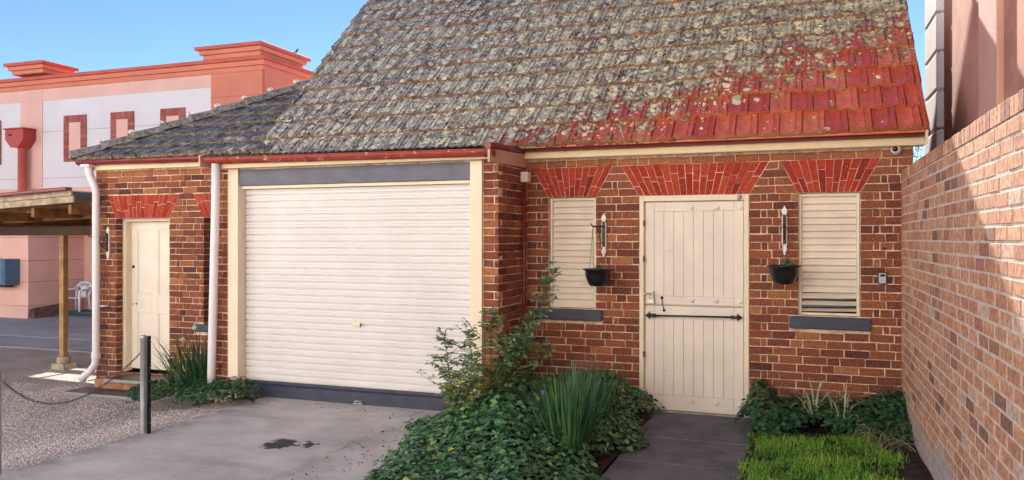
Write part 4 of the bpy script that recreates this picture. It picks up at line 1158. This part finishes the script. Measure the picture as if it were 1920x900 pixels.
m.tube([(bx, by_ - .01, bz + .08), (bx + .005, by_ - .01, bz)], .005, 5); m.tube([(bx, by_ + .015, bz + .08), (bx + .005, by_ + .015, bz)], .005, 5); m.v = [(bx + .6 * (a - bx), by_ + .6 * (b - by_), bz + .6 * (c - bz)) for a, b, c in m.v]; m.build('body', M['black_plastic'], t)

# white plastic garden chair on the steps
cx, cy, cz = -18.10, PY - .55, -.088
t = thing('plastic_chair', 'white plastic garden chair on the porch of the pink building', 'chair', (cx, cy, cz))
ca, sa = math.cos(.15), math.sin(.15)
CK = .86
def ctf(p): return (cx + CK * (p[0] * ca - p[1] * sa), cy + CK * (p[0] * sa + p[1] * ca), cz + CK * p[2])
def cpath(m_, pts, r): m_.tube([ctf(p) for p in pts], r, 8)
for sx in (-1, 1):
    m = MB(); cpath(m, [(sx * .29, -.26, 0), (sx * .27, -.24, .42), (sx * .28, -.25, .62)], [.030, .036, .032]); m.build('leg', M['white_plastic'], t)
    m = MB(); cpath(m, [(sx * .25, .26, 0), (sx * .22, .20, .42)], [.030, .036]); m.build('leg', M['white_plastic'], t)
    m = MB(); cpath(m, [(sx * .28, -.25, .62), (sx * .295, -.1, .65), (sx * .28, .12, .66), (sx * .23, .24, .70)], .034); m.build('arm_rest', M['white_plastic'], t)
m = MB(); m.hexa([ctf(p) for p in ((-.26, -.27, .40), (.26, -.27, .40), (.22, .22, .39), (-.22, .22, .39), (-.26, -.27, .43), (.26, -.27, .43), (.22, .22, .42), (-.22, .22, .42))]); m.build('seat', M['white_plastic'], t, .012)
m = MB(); cpath(m, [(-.22, .22, .42), (-.25, .26, .62), (-.24, .31, .76), (-.15, .33, .85), (0, .335, .875), (.15, .33, .85), (.24, .31, .76), (.25, .26, .62), (.22, .22, .42)], .036); m.build('back_frame', M['white_plastic'], t)
for k in range(5):
    f = (k - 2) / 2; m = MB(); cpath(m, [(f * .12, .22, .42), (f * .06, .27, .58), (f * .10, .30, .70), (f * .19, .32, .83 - .06 * abs(f))], .026); m.build('back_slat', M['white_plastic'], t)

# ------------------------------------------------------------------ unseen white building added behind the viewpoint to bounce sunlight onto the house
Q = thing('bounce_building', 'long white rendered building added unseen across the lane to bounce sunlight', 'building', (-8, -16, -.1))
pbox('wall', -46, 24, -24, -13.5, -.3, 9.6, M['opposite'], Q)
pbox('parapet', -46.2, 24.2, -24.2, -13.3, 9.6, 10.0, M['opposite'], Q, .03)
pbox('plinth', -46.05, 24.05, -24, -13.42, -.3, .5, M['pale_slab'], Q, .02)
for i in range(14):
    xw = -43 + i * 5
    for z0, z1 in ((1.2, 2.6), (4.3, 5.7), (7.2, 8.5)):
        f_ = pbox('window', xw, xw + .9, -13.52, -13.46, z0, z1, M['white_paint'], Q, .01); pbox('pane', xw + .08, xw + .82, -13.459, -13.45, z0 + .08, z1 - .08, M['glass'], f_)

# ================================================================== CARPORT
C = thing('carport', 'timber carport with corrugated roof beside the left corner of the house', 'carport', (-11, .9, -.2))
def cz_(x): return .05 * (x + 11.2)
for pxx in (-10.93,):
    m = MB(); m.box(pxx - .046, pxx + .046, .81, .905, -.02, 1.885); m.build('post', M['post_timber'], C, .008)
    m = MB(); m.lathe([(0, -.09), (.095, -.09), (.10, -.07), (.098, .0), (.09, .01), (0, .01)], (pxx, .86, -.03), 14); m.box(pxx - .13, pxx + .13, .74, .98, -.25, -.12); m.build('footing', M['concrete_block'], C, .02)
m = MB(); m.box(-12.72, -12.60, .80, .92, -.2, 1.885); m.build('post', M['post_timber'], C, .008)
m = MB(); m.box(-12.8, -9.40, .815, .905, 1.886, 2.035); m.build('beam', M['dark_timber'], C, .006)
m = MB(); m.box(-12.8, -9.40, 4.2, 4.3, 1.886, 2.035); m.build('beam', M['dark_timber'], C, .006)
for pxx in (-12.66, -9.5): m = MB(); m.box(pxx - .06, pxx + .06, 4.19, 4.31, -.2, 1.885); m.build('post', M['post_timber'], C, .008)
for i, xr in enumerate((-12.7, -11.9, -11.05, -10.2, -9.5)):
    z = 2.24 + cz_(xr) - .02
    m = MB(); m.box(xr - .03, xr + .03, -.27, 4.5, z - .13, z); m.build('rafter', M['timber'], C, .004)
for yy in (.12, 1.5, 2.9):
    m = MB(); m.hexa([(-12.8, yy, 2.225 + cz_(-12.8)), (-9.41, yy, 2.225 + cz_(-9.41)), (-9.41, yy + .07, 2.225 + cz_(-9.41)), (-12.8, yy + .07, 2.225 + cz_(-12.8)),
                      (-12.8, yy, 2.285 + cz_(-12.8)), (-9.41, yy, 2.285 + cz_(-9.41)), (-9.41, yy + .07, 2.285 + cz_(-9.41)), (-12.8, yy + .07, 2.285 + cz_(-12.8))]); m.build('purlin', M['timber'], C, .003)
m = MB(); m.hexa([(-12.8, .55, 2.04), (-9.42, .55, 2.16), (-9.42, .62, 2.16), (-12.8, .62, 2.04), (-12.8, .55, 2.14), (-9.42, .55, 2.27), (-9.42, .62, 2.27), (-12.8, .62, 2.14)]); m.build('brace_beam', M['timber'], C, .003)
def sloped(name, y0, y1, za, zb, mt, bev=.004, x0=-12.85, x1=-9.40):
    m_ = MB(); m_.hexa([(x0, y0, za + cz_(x0)), (x1, y0, za + cz_(x1)), (x1, y1, za + cz_(x1)), (x0, y1, za + cz_(x0)), (x0, y0, zb + cz_(x0)), (x1, y0, zb + cz_(x1)), (x1, y1, zb + cz_(x1)), (x0, y1, zb + cz_(x0))]); return m_.build(name, mt, C, bev)
sloped('fascia_board', -.31, -.275, 2.245, 2.335, M['grey_timber'])
sloped('fascia_board', -.335, -.30, 2.337, 2.405, M['grey_timber'])
sloped('gutter', -.42, -.31, 2.407, 2.455, M['maroon'], .012)
m = MB(); xs = np.linspace(-12.9, -9.36, 190); k = len(xs); vs = []
for yy in (-.38, 4.45):
    for x in xs: vs.append((x, yy, 2.305 + .10 + cz_(x) + (.0 if yy < 0 else .03) + .009 * math.sin(2 * math.pi * x / .076) - .01))
m.add(vs, [(i, i + 1, k + i + 1, k + i) for i in range(k - 1)], 0, None, True); sh = m.build('corrugated_roof', M['tank'], C); sh.modifiers.new('thick', 'SOLIDIFY').thickness = .003

# ================================================================== GROUND
def sheet(name, pts, mt, z=None, sub=None):
    m_ = MB(); m_.add([(p[0], p[1], p[2] if len(p) > 2 else z) for p in pts], [tuple(range(len(pts)))]); return struct(m_.build(name, mt))
sheet('ground', [(-300, -300), (300, -300), (300, 300), (-300, 300)], M['gravel'], -.26)
DXL = -5.87
sheet('street', [(-70, -13.4), (60, -13.4), (60, -9.0), (-70, -9.0)], M['street'], -.06)
# gravel forecourt, rising to meet the driveway
xs = np.concatenate([np.linspace(-34, -10, 9), np.linspace(-9.5, DXL, 30)]); ys = np.concatenate([np.linspace(-9.0, -4.5, 8), np.linspace(-4.3, 2.4, 50)])
def gz(x, y):
    t = min(1, max(0, (x + 7.3) / (7.3 + DXL))); t = t * t * (3 - 2 * t)
    return -.205 + .16 * t + .012 * math.sin(x * 2.1 + y * 1.3) * math.sin(y * 1.7) + .006 * math.sin(x * 7 + y * 5)
m = MB(); vs = [(x, y, gz(x, y)) for y in ys for x in xs]; k = len(xs)
m.add(vs, [(j * k + i, j * k + i + 1, (j + 1) * k + i + 1, (j + 1) * k + i) for j in range(len(ys) - 1) for i in range(k - 1)], 0, None, True); struct(m.build('gravel_forecourt', M['gravel']))
sheet('yard', [(-60, 2.2), (-9.5, 2.35), (-9.5, 20), (-60, 20)], M['asphalt'], -.198)
m = MB(); m.box(-17.2, -13.2, 3.55, 4.35, -.25, -.190); struct(m.build('yard_slab', M['pale_slab'], None, .01))
m = MB(); m.box(-60, -9.6, 2.3, 2.75, -.25, -.192); struct(m.build('yard_kerb', M['asphalt'], None, .01))
# driveway slab
m = MB(); m.box(DXL, -3.05, -9.0, -.70, -.2, 0); struct(m.build('driveway', M['drive'], None, .015))
m = MB(); m.box(-1.46, -.44, -1.12, -.012, -.15, 0.0); pth = struct(m.build('path', M['path'], None, .012))
for ya, yb in ((-1.95, -1.128), (-2.9, -1.958), (-9.0, -2.908)):
    m = MB(); m.box(-1.46, -.44, ya, yb, -.15, random.uniform(-.004, .002)); m.build('path_slab', M['path'], pth, .012)
def terrain(name, x0, x1, y0, y1, mt, f, nx=30, ny=50):
    m_ = MB(); X = np.linspace(x0, x1, nx); Y = np.linspace(y0, y1, ny)
    m_.add([(x, y, f(x, y)) for y in Y for x in X], [(j * nx + i, j * nx + i + 1, (j + 1) * nx + i + 1, (j + 1) * nx + i) for j in range(ny - 1) for i in range(nx - 1)], 0, None, True)
    return struct(m_.build(name, mt))
terrain('garden_bed_soil', -3.05, -1.46, -9.0, -.012, M['soil'], lambda x, y: .02 + .02 * math.sin(x * 9 + y * 4) * math.sin(y * 6))
terrain('lawn_soil', -.44, WX + .01, -9.0, -.012, M['soil'], lambda x, y: .012 + .05 * max(0, (x + .44)) + .010 * math.sin(x * 9 + y * 7))
terrain('garden_border_soil', -7.7, DXL - .01, -1.5, -.012, M['soil'], lambda x, y: gz(x, y) - .05 + .10 * max(0, .55 - ((x + 6.75) / 1.0) ** 2 - ((y + .75) / .60) ** 2))

# loose stones of the forecourt
def stones(name, pts, smin, smax, mt):
    n_ = len(pts); base = np.array([[1, 0, 0], [-1, 0, 0], [0, 1, 0], [0, -1, 0], [0, 0, .7], [0, 0, -.7]], float)
    V = base[None] * RNG.uniform(.55, 1.25, (n_, 6, 3)); a = RNG.random(n_) * 6.28; c_, s_ = np.cos(a), np.sin(a)
    V = np.stack([V[..., 0] * c_[:, None] - V[..., 1] * s_[:, None], V[..., 0] * s_[:, None] + V[..., 1] * c_[:, None], V[..., 2]], -1)
    V = V * RNG.uniform(smin, smax, n_)[:, None, None] + pts[:, None, :]
    F0_ = np.array([[0, 2, 4], [2, 1, 4], [1, 3, 4], [3, 0, 4], [2, 0, 5], [1, 2, 5], [3, 1, 5], [0, 3, 5]])
    F_ = (np.arange(n_)[:, None, None] * 6 + F0_[None]).reshape(-1, 3)
    o = np_mesh(name, V.reshape(-1, 3), F_, mt, np.repeat(RNG.random(n_), 8)); return o
n = NT('loose stone'); M['loose'] = n.done(n.ramp(n.attr(), [(0, (.40, .36, .34)), (.45, (.64, .60, .58)), (.8, (.76, .73, .72)), (1, (.84, .82, .81))]), .9, .2)
pts = []
while len(pts) < 42000:
    x = random.uniform(-11, DXL + .02); y = random.uniform(-4.6, 2.1)
    if x > -9.3 and y > -.02: continue
    if x > -7.6 and y > -1.1 and random.random() < .8: continue
    if random.random() < .10 + .90 * (y < -.3): pts.append((x, y, gz(x, y) + .002))
tag(stones('gravel', np.array(pts), .0035, .0105, M['loose']), 'pale loose gravel on the forecourt left of the driveway', 'gravel', kind='stuff')
pts = [(random.uniform(-.3, .88), random.uniform(-2.6, -.8), .05 + random.random() * .01) for _ in range(160)]

# fallen leaves along the edges of path and driveway
Pl = []
while len(Pl) < 420:
    k_ = random.random()
    if k_ < .4: x, y, z = -3.35 - abs(random.gauss(0, .28)), random.uniform(-3.6, -1.0), .006
    elif k_ < .55: x, y, z = random.uniform(-5.8, -3.2), -.95 - abs(random.gauss(0, .12)), .006
    elif k_ < .8: x, y, z = random.choice((-1.40 + abs(random.gauss(0, .10)), -.46 - abs(random.gauss(0, .08)))), random.uniform(-3.0, -.1), .008
    else: x, y = random.uniform(-9, -5.9), random.uniform(-3.8, -1.0); z = gz(x, y) + .012
    Pl.append((x, y, z))
k_ = len(Pl); D_ = RNG.normal(size=(k_, 3)) * [1, 1, .12]
o = leaves_mesh('leaf_litter', np.array(Pl), D_, RNG.normal(size=(k_, 3)) * .3 + [0, 0, 1], RNG.uniform(.012, .035, k_), RNG.uniform(.008, .018, k_), M['litter'], RNG.random(k_))
tag(o, 'scattered small dry leaves along driveway and path edges', 'leaf litter', kind='stuff')

# ------------------------------------------------------------------ chain and posts
t = thing('fence_post', 'galvanised round chain post at the driveway edge before the left door', 'post', (-5.83, -2.63, 0))
m = MB(); m.lathe([(.030, -.15), (.031, .3), (.030, .895), (.034, .898), (.034, .915), (.02, .925), (0, .926)], (-5.845, -2.63, 0), 14); m.build('pipe', M['galv'], t)
m = MB(); m.lathe([(.012, 0), (.012, -.03)], (-5.88, -2.63, .755), 8, axis='x'); m.build('chain_eye', M['galv'], t)
t = thing('star_picket', 'black steel star picket standing close beside the galvanised chain post', 'post', (-5.775, -2.62, 0))
m = MB(); m.box(-5.795, -5.765, -2.625, -2.619, -.15, .92); m.box(-5.783, -5.777, -2.655, -2.626, -.15, .92); m.build('picket', M['black_iron'], t)
m = MB()
for z in np.arange(.1, .9, .13): m.lathe([(.005, 0), (.005, -.002), (0, -.002)], (-5.772, -2.6255, z), 6, axis='y')
m.build('bolt_hole', M['galv'], t)
t = thing('fence_post', 'galvanised chain post at the left edge of the photo', 'post', (-5.99, -4.0, 0))
m = MB(); m.lathe([(.030, -.15), (.030, .835), (.035, .838), (.035, .86), (.02, .87), (0, .871)], (-5.985, -3.98, -.03), 14); m.build('pipe', M['galv'], t)
# sagging chain of links
m = MB(); A = Vector((-5.955, -3.95, .70)); Bp = Vector((-5.885, -2.64, .745)); N_ = 62
def cat(tt):
    # hangs to the house side of the straight line, sagging
    p = A.lerp(Bp, tt); s_ = 4 * tt * (1 - tt); return Vector((p.x - .10 * s_, p.y, p.z - .31 * s_))
for i in range(N_):
    p, q = cat(i / N_), cat((i + 1) / N_); d = (q - p); L = d.length * .72; d.normalize(); mid = (p + q) / 2
    u = d.cross(Vector((0, 0, 1))).normalized() if i % 2 else d.cross(d.cross(Vector((0, 0, 1)))).normalized()
    ring = [mid + d * math.cos(a) * L + u * math.sin(a) * .0085 for a in np.linspace(0, 2 * math.pi, 9)]
    m.tube(ring, .0029, 5, caps=False)
ch = m.build('chain', plain('dull chain', (.10, .095, .13), .45, .2, 20, .1, 40, .5, .5)); tag(ch, 'dull steel chain sagging between the two galvanised posts', 'chain')

# ================================================================== PLANTS
def ground_cover(name, label, cat, n, inside, height, mt, size, parent=None, kind='stuff', box=None, up=.6):
    """leaves over a mound; inside(x,y)->bool, height(x,y)->top of the leaf mass"""
    P, D, N_, L, W_, R_ = [], [], [], [], [], []
    x0, x1, y0, y1 = box
    while len(P) < n:
        x = random.uniform(x0, x1); y = random.uniform(y0, y1)
        if not inside(x, y): continue
        h = height(x, y); e = .04
        g = Vector(((height(x + e, y) - height(x - e, y)) / (2 * e), (height(x, y + e) - height(x, y - e)) / (2 * e), 0))
        nrm = Vector((-g.x, -g.y, 1)).normalized()
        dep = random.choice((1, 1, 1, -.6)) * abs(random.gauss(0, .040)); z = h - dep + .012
        a = random.random() * 6.28; d = Vector((math.cos(a), math.sin(a), random.uniform(-.35, .35)))
        d = (d - nrm * d.dot(nrm) * .7)
        P.append((x, y, max(z, .02))); D.append(d + Vector((-g.x, -g.y, 0)) * .25); N_.append(nrm + Vector((random.gauss(0, .45), random.gauss(0, .45), 0)))
        s_ = random.uniform(*size); L.append(s_); W_.append(s_ * random.uniform(.55, .75))
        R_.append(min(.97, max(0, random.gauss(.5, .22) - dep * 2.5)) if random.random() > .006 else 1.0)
    o = leaves_mesh(name, P, D, N_, L, W_, mt, np.array(R_), parent)
    if label: tag(o, label, cat)
    if kind: o['kind'] = kind
    return o
def bumpy(x, y, f=3.2): return .5 + .25 * math.sin(x * f * 1.7 + y * f * .8 + 1) + .25 * math.sin(y * f * 1.9 - x * f * .7)
def bed_in(x, y):
    le = -3.44 - .10 * math.sin(y * 3.1) + (.25 * max(0, -y - 1.6) + .05 * math.sin(y * 9)); ri = -1.43 + .12 * math.sin(y * 4 + 1) + .05 * math.sin(y * 11)
    if y > -.95 and x < -2.93: return False
    return le < x < ri and -4.6 < y < -.05
def bed_h(x, y):
    le = -3.46 + .25 * max(0, -y - 1.6); ri = -1.43
    e = min((x - le) / .60, (ri - x) / .35, 1); e = max(0, e)
    core = (.07 + .17 * math.exp(-((x + 2.55) / .70) ** 2 - ((y + 1.9) / 1.3) ** 2)) + .13 * math.exp(-((y + .3) / .35) ** 2)
    return .03 + (core + .13 * bumpy(x, y) + .07 * bumpy(x + 3, y - 1, 8.3)) * (e ** .6)
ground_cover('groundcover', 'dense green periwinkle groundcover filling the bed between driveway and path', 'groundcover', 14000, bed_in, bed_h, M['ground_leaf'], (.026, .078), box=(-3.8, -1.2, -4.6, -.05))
def rb_in(x, y):
    fr_ = -.80 + .14 * math.sin(x * 5) + (.22 if x > .35 else 0) * 0 - .18 * (x > .2)
    return -.50 - .10 * math.sin(y * 9) < x < .90 and fr_ < y < -.03
def rb_h(x, y):
    e = max(0, min(1, (y + .98) / .3, (x + .62) / .2)); 
    return .03 + (.15 + .10 * bumpy(x, y, 4.5) + .20 * math.exp(-((x + .40) / .13) ** 2 - ((y + .2) / .2) ** 2) + .10 * math.exp(-((x - .75) / .25) ** 2 - ((y + .25) / .3) ** 2)) * e ** .6
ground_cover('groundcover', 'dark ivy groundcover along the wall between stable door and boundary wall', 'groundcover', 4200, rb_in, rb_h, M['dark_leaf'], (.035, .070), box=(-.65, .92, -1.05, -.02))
def lb_in(x, y):
    if x > BL - .0 and y > BY - .03: return False
    e = ((x + 6.75) / 1.0) ** 2 + ((y + .85) / .62) ** 2
    e2 = ((x + 6.2) / .50) ** 2 + ((y + 1.22) / .30) ** 2
    return (e < 1 + .2 * math.sin(x * 9 + y * 7) or e2 < 1) and y < -.06
def lb_h(x, y):
    e = max(0, 1 - ((x + 6.75) / 1.05) ** 2 - ((y + .85) / .68) ** 2); e2 = max(0, 1 - ((x + 6.2) / .55) ** 2 - ((y + 1.22) / .34) ** 2)
    return gz(min(x, DXL), y) + .05 + max((.20 + .12 * bumpy(x, y, 4)) * e ** .5, (.15 + .06 * bumpy(x, y, 5)) * e2 ** .5)
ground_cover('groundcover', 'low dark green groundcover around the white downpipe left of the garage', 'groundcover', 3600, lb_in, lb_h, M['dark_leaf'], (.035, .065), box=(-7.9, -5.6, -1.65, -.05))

# strap leaved clumps
def clump(name, label, cat, c, n, rad, L, Wd, lean, bend, mt, z0=0.0, group=None, squash=1.0):
    t_ = thing(name, label, cat, c, group)
    r = rad * np.sqrt(RNG.random(n)); a = RNG.random(n) * 6.28
    P_ = np.stack([c[0] + r * np.cos(a) * squash, c[1] + r * np.sin(a), np.full(n, c[2] + z0)], 1)
    ln = RNG.uniform(.02, lean, n) * (.4 + r / rad); an = a + RNG.normal(0, .5, n)
    blades_mesh('leaves', P_, np.stack([np.cos(an) * ln, np.sin(an) * ln, np.zeros(n)], 1), None, RNG.uniform(L[0], L[1], n), RNG.uniform(Wd[0], Wd[1], n), mt, RNG.random(n), t_, 6, RNG.uniform(bend[0], bend[1], n))
    return t_
clump('strap_plant', 'tall upright clump of dark strap leaves beside the path', 'plant', (-1.76, -2.27, .03), 280, .17, (.45, .88), (.010, .020), .42, (.0, .35), M['strap_leaf'], squash=.8)
clump('strap_plant', 'second strap leaved clump behind, near the brick wall and louvred window', 'plant', (-1.86, -1.30, .03), 130, .20, (.45, .72), (.012, .020), .25, (.02, .4), M['strap_leaf'])
dc = clump('daffodil_clump', 'clump of arching strap leaves with pale daffodils before the left window', 'plant', (-6.92, -.62, -.03), 230, .34, (.50, .85), (.013, .024), .55, (.2, 1.3), M['strap_leaf'])
for fx, fy, fz in ((-7.03, -.60, .735), (-7.19, -.62, .585), (-6.80, -.60, .57)):
    m = MB(); m.tube([(fx + .06, fy, -.02), (fx + .03, fy, fz * .6), (fx, fy - .02, fz)], .005, 5); s_ = m.build('flower_stem', M['stem'], dc)
    m = MB()
    for k in range(6):
        a = k * math.pi / 3; ct = (fx, fy - .03, fz + .01)
        m.add([(ct[0], ct[1], ct[2]), (ct[0] + .018 * math.cos(a - .4), ct[1] - .006, ct[2] + .018 * math.sin(a - .4)), (ct[0] + .040 * math.cos(a), ct[1] - .004, ct[2] + .040 * math.sin(a)), (ct[0] + .018 * math.cos(a + .4), ct[1] - .006, ct[2] + .018 * math.sin(a + .4))], [(0, 1, 2, 3)])
    m.lathe([(.008, 0), (.012, -.02), (.016, -.026)], (fx, fy - .032, fz + .01), 8, axis='y'); m.build('flower', M['petal'], s_)
for (x, y, n_, L, lab) in ((.10, -.62, 14, .36, 'striped spider plant arching out of the ivy below the wider window'), (.36, -.70, 12, .34, 'striped spider plant at the lawn edge right of the middle of the ivy'), (.27, -.50, 10, .34, 'small striped spider plant close to the wall in the ivy')):
    clump('spider_plant', lab, 'plant', (x, y, .12), n_, .05, (L * .9, L * 1.35), (.014, .020), .9, (.9, 2.1), M['pale_leaf'], .08, 'spider plants in the ivy')
# blue flower in the bed
m = MB(); fx, fy, fz = -2.22, -1.55, .43
for k in range(5):
    a = k * 1.257; m.add([(fx, fy, fz), (fx + .015 * math.cos(a - .5), fy - .008, fz + .015 * math.sin(a - .5)), (fx + .032 * math.cos(a), fy - .012, fz + .032 * math.sin(a)), (fx + .015 * math.cos(a + .5), fy - .008, fz + .015 * math.sin(a + .5))], [(0, 1, 2, 3)])
m.tube([(fx, fy + .01, fz - .2), (fx, fy, fz)], .003, 5, 1)
tag(m.build('periwinkle_flower', [M['blue_petal'], M['stem']]), 'single blue periwinkle flower in the garden bed', 'flower')

# rose bush: canes with compound leaves
rb = thing('rose_bush', 'leggy rose bush with yellowing leaves at the corner of the garage', 'bush', (-2.85, -1.70, .05))
canes = [((-2.95, -1.75), (-3.22, -1.62, .90), .012), ((-2.90, -1.72), (-2.95, -1.6, .98), .011), ((-2.8, -1.68), (-2.67, -1.58, 1.16), .011), ((-2.7, -1.6), (-2.13, -1.58, 1.54), .012),
         ((-2.75, -1.65), (-2.33, -1.55, 1.12), .010), ((-2.85, -1.7), (-2.52, -1.6, .86), .010), ((-2.95, -1.8), (-3.12, -1.8, .62), .010), ((-2.8, -1.8), (-2.80, -1.9, .80), .009), ((-2.7, -1.7), (-2.38, -1.7, .92), .009),
         ((-2.9, -1.85), (-2.95, -2.05, .60), .008), ((-2.75, -1.85), (-2.70, -2.1, .64), .008), ((-2.85, -1.85), (-2.86, -2.1, .55), .008), ((-2.65, -1.55), (-2.25, -1.45, .85), .009)]
m = MB(); P_, D_, N_, L_, W_, R_ = [], [], [], [], [], []
def rose_leaf(p, d, yel):
    d = d.normalized(); ref = Vector((0, 0, 1)); sd_ = d.cross(ref)
    if sd_.length < .1: sd_ = Vector((1, 0, 0))
    sd_.normalize(); L = random.uniform(.07, .11); nr = Vector((random.gauss(0, .35), random.gauss(0, .35) - .25, 1))
    m.tube([p, p + d * L], .0016, 4, caps=False)
    for f in (.35, .68):
        for sg in (-1, 1):
            q = p + d * L * f; P_.append(q); D_.append(sd_ * sg + d * .45 + Vector((0, 0, random.uniform(-.3, .2)))); N_.append(nr); s = random.uniform(.036, .056); L_.append(s); W_.append(s * .62); R_.append(yel())
    P_.append(p + d * L * .95); D_.append(d + Vector((0, 0, -.2))); N_.append(nr); L_.append(.05); W_.append(.032); R_.append(yel())
for (bx_, tip, r_) in canes:
    b_ = Vector((bx_[0], bx_[1], .03)); tp = Vector(tip); pts = []
    for i in range(9):
        f = i / 8; p = b_.lerp(tp, f) + Vector((math.sin(f * 5 + tip[0] * 7) * .03, math.cos(f * 4 + tip[1] * 5) * .03, .06 * math.sin(f * math.pi))); pts.append(p)
    m.tube(pts, [r_ * (1 - .72 * i / 8) * .62 for i in range(9)], 6)
    nlf = int((tp - b_).length * 44)
    for k in range(nlf):
        f = random.uniform(.22, 1) ** .9; i = min(7, int(f * 8)); p = pts[i].lerp(pts[i + 1], f * 8 - i)
        d = Vector((random.gauss(0, 1), random.gauss(0, 1), random.uniform(-.2, .9)))
        low = p.z < .66 and p.x < -2.6
        rose_leaf(p, d, (lambda: random.choice((.93, 1.0, .88, .6, .5)) if random.random() < .75 else random.uniform(.3, .88)) if low and random.random() < .75 else (lambda: random.uniform(0, .84)))
        if f < .95 and random.random() < .16:
            e_ = p + Vector((random.gauss(0, .1), random.gauss(0, .1), random.uniform(.06, .18))); m.tube([p, e_], [.003, .0015], 5)
            for _ in range(3): rose_leaf(p.lerp(e_, random.uniform(.4, 1)), Vector((random.gauss(0, 1), random.gauss(0, 1), random.uniform(-.1, .8))), lambda: random.uniform(.1, .86))
m.build('canes', M['stem'], rb)
o = leaves_mesh('foliage', [tuple(p) for p in P_], [tuple(p) for p in D_], [tuple(p) for p in N_], L_, W_, M['rose_leaf'], np.array(R_), rb)
# dry tangle of stems beside the wall
m = MB()
for k in range(26):
    x, y = random.uniform(.45, .86), random.uniform(-1.25, -.75); a = random.random() * 6.28; L = random.uniform(.12, .32); hh = random.uniform(.06, .2)
    m.tube([(x + L * (f - .5) * math.cos(a), y + L * (f - .5) * math.sin(a), .06 + hh * math.sin(f * math.pi)) for f in np.linspace(0, 1, 7)], .0028, 4, 0, False, random.random())
tag(m.build('dry_stems', M['straw']), 'tangle of pale dry stems at the foot of the boundary wall', 'dry stems', kind='stuff')
# lawn
n_ = 19000; P_ = []
while len(P_) < n_:
    x, y = random.uniform(-.44, .80), random.uniform(-4.6, -.72)
    e = -.80 - .16 * max(0, x - .1) + .06 * math.sin(x * 11) + random.gauss(0, .07)
    lim = .62 + .05 * math.sin(y * 7) - .10 * (y + 1.5) * (y > -1.6)
    if y > e and random.random() > .15: continue
    if x > lim + .12 * random.random(): continue
    if bumpy(x + 5, y, 9) < .22 and random.random() < .8: continue
    if x < -.40 and bumpy(x, y, 14) < .5: continue
    P_.append((x + (-.05 * random.random() if x < -.38 else 0), y, .012 + .05 * (x + .44) + .004))
P_ = np.array(P_); ln = RNG.uniform(.1, .75, n_); an = RNG.random(n_) * 6.28
pt = np.array([bumpy(p[0], p[1], 5) for p in P_])
o = blades_mesh('lawn', P_, np.stack([np.cos(an) * ln, np.sin(an) * ln, np.zeros(n_)], 1), None, RNG.uniform(.025, .075, n_) * (.45 + 1.0 * pt) * np.clip((P_[:, 0] + .50) / .12, .45, 1), RNG.uniform(.004, .0075, n_), M['grass_leaf'], np.clip(RNG.normal(.40, .30, n_) + (pt - .5) * .7, 0, .99) + (RNG.random(n_) > .93), None, 3, RNG.uniform(.3, 1.5, n_))
tag(o, 'bright green lawn grass between the path and the boundary wall', 'lawn', kind='stuff')

# far tree glimpsed in the gap between house and neighbour
tr = thing('tree', 'thin grey green tree showing in the gap between roof and boundary wall', 'tree', (2.55, 14.5, -.2))
m = MB(); m.tube([(2.6, 14.5, -.2), (2.62, 14.5, 1.5), (2.55, 14.5, 3.0), (2.6, 14.5, 4.0)], [.14, .11, .07, .02], 8)
for k in range(16):
    a = k * 2.4; z = 1.8 + k * .13; m.tube([(2.58, 14.5, z), (2.58 + .4 * math.cos(a), 14.5 + .4 * math.sin(a), z + .35), (2.58 + .75 * math.cos(a), 14.5 + .75 * math.sin(a), z + .5)], [.03, .018, .006], 5)
m.build('trunk', M['stem'], tr)
k = 2600; cl = RNG.normal(size=(40, 3)) * [.55, .55, .55] + [2.58, 14.5, 3.35]; ci = RNG.integers(0, 40, k)
Pp = cl[ci] + RNG.normal(size=(k, 3)) * .14
leaves_mesh('crown', Pp, RNG.normal(size=(k, 3)), RNG.normal(size=(k, 3)), RNG.uniform(.05, .10, k), RNG.uniform(.02, .035, k), M['tree_leaf'], RNG.random(k), tr)

for o in list(COL.objects):
    if o.type == 'MESH' and o.name.startswith('path_slab'): pass
bpy.context.view_layer.update()
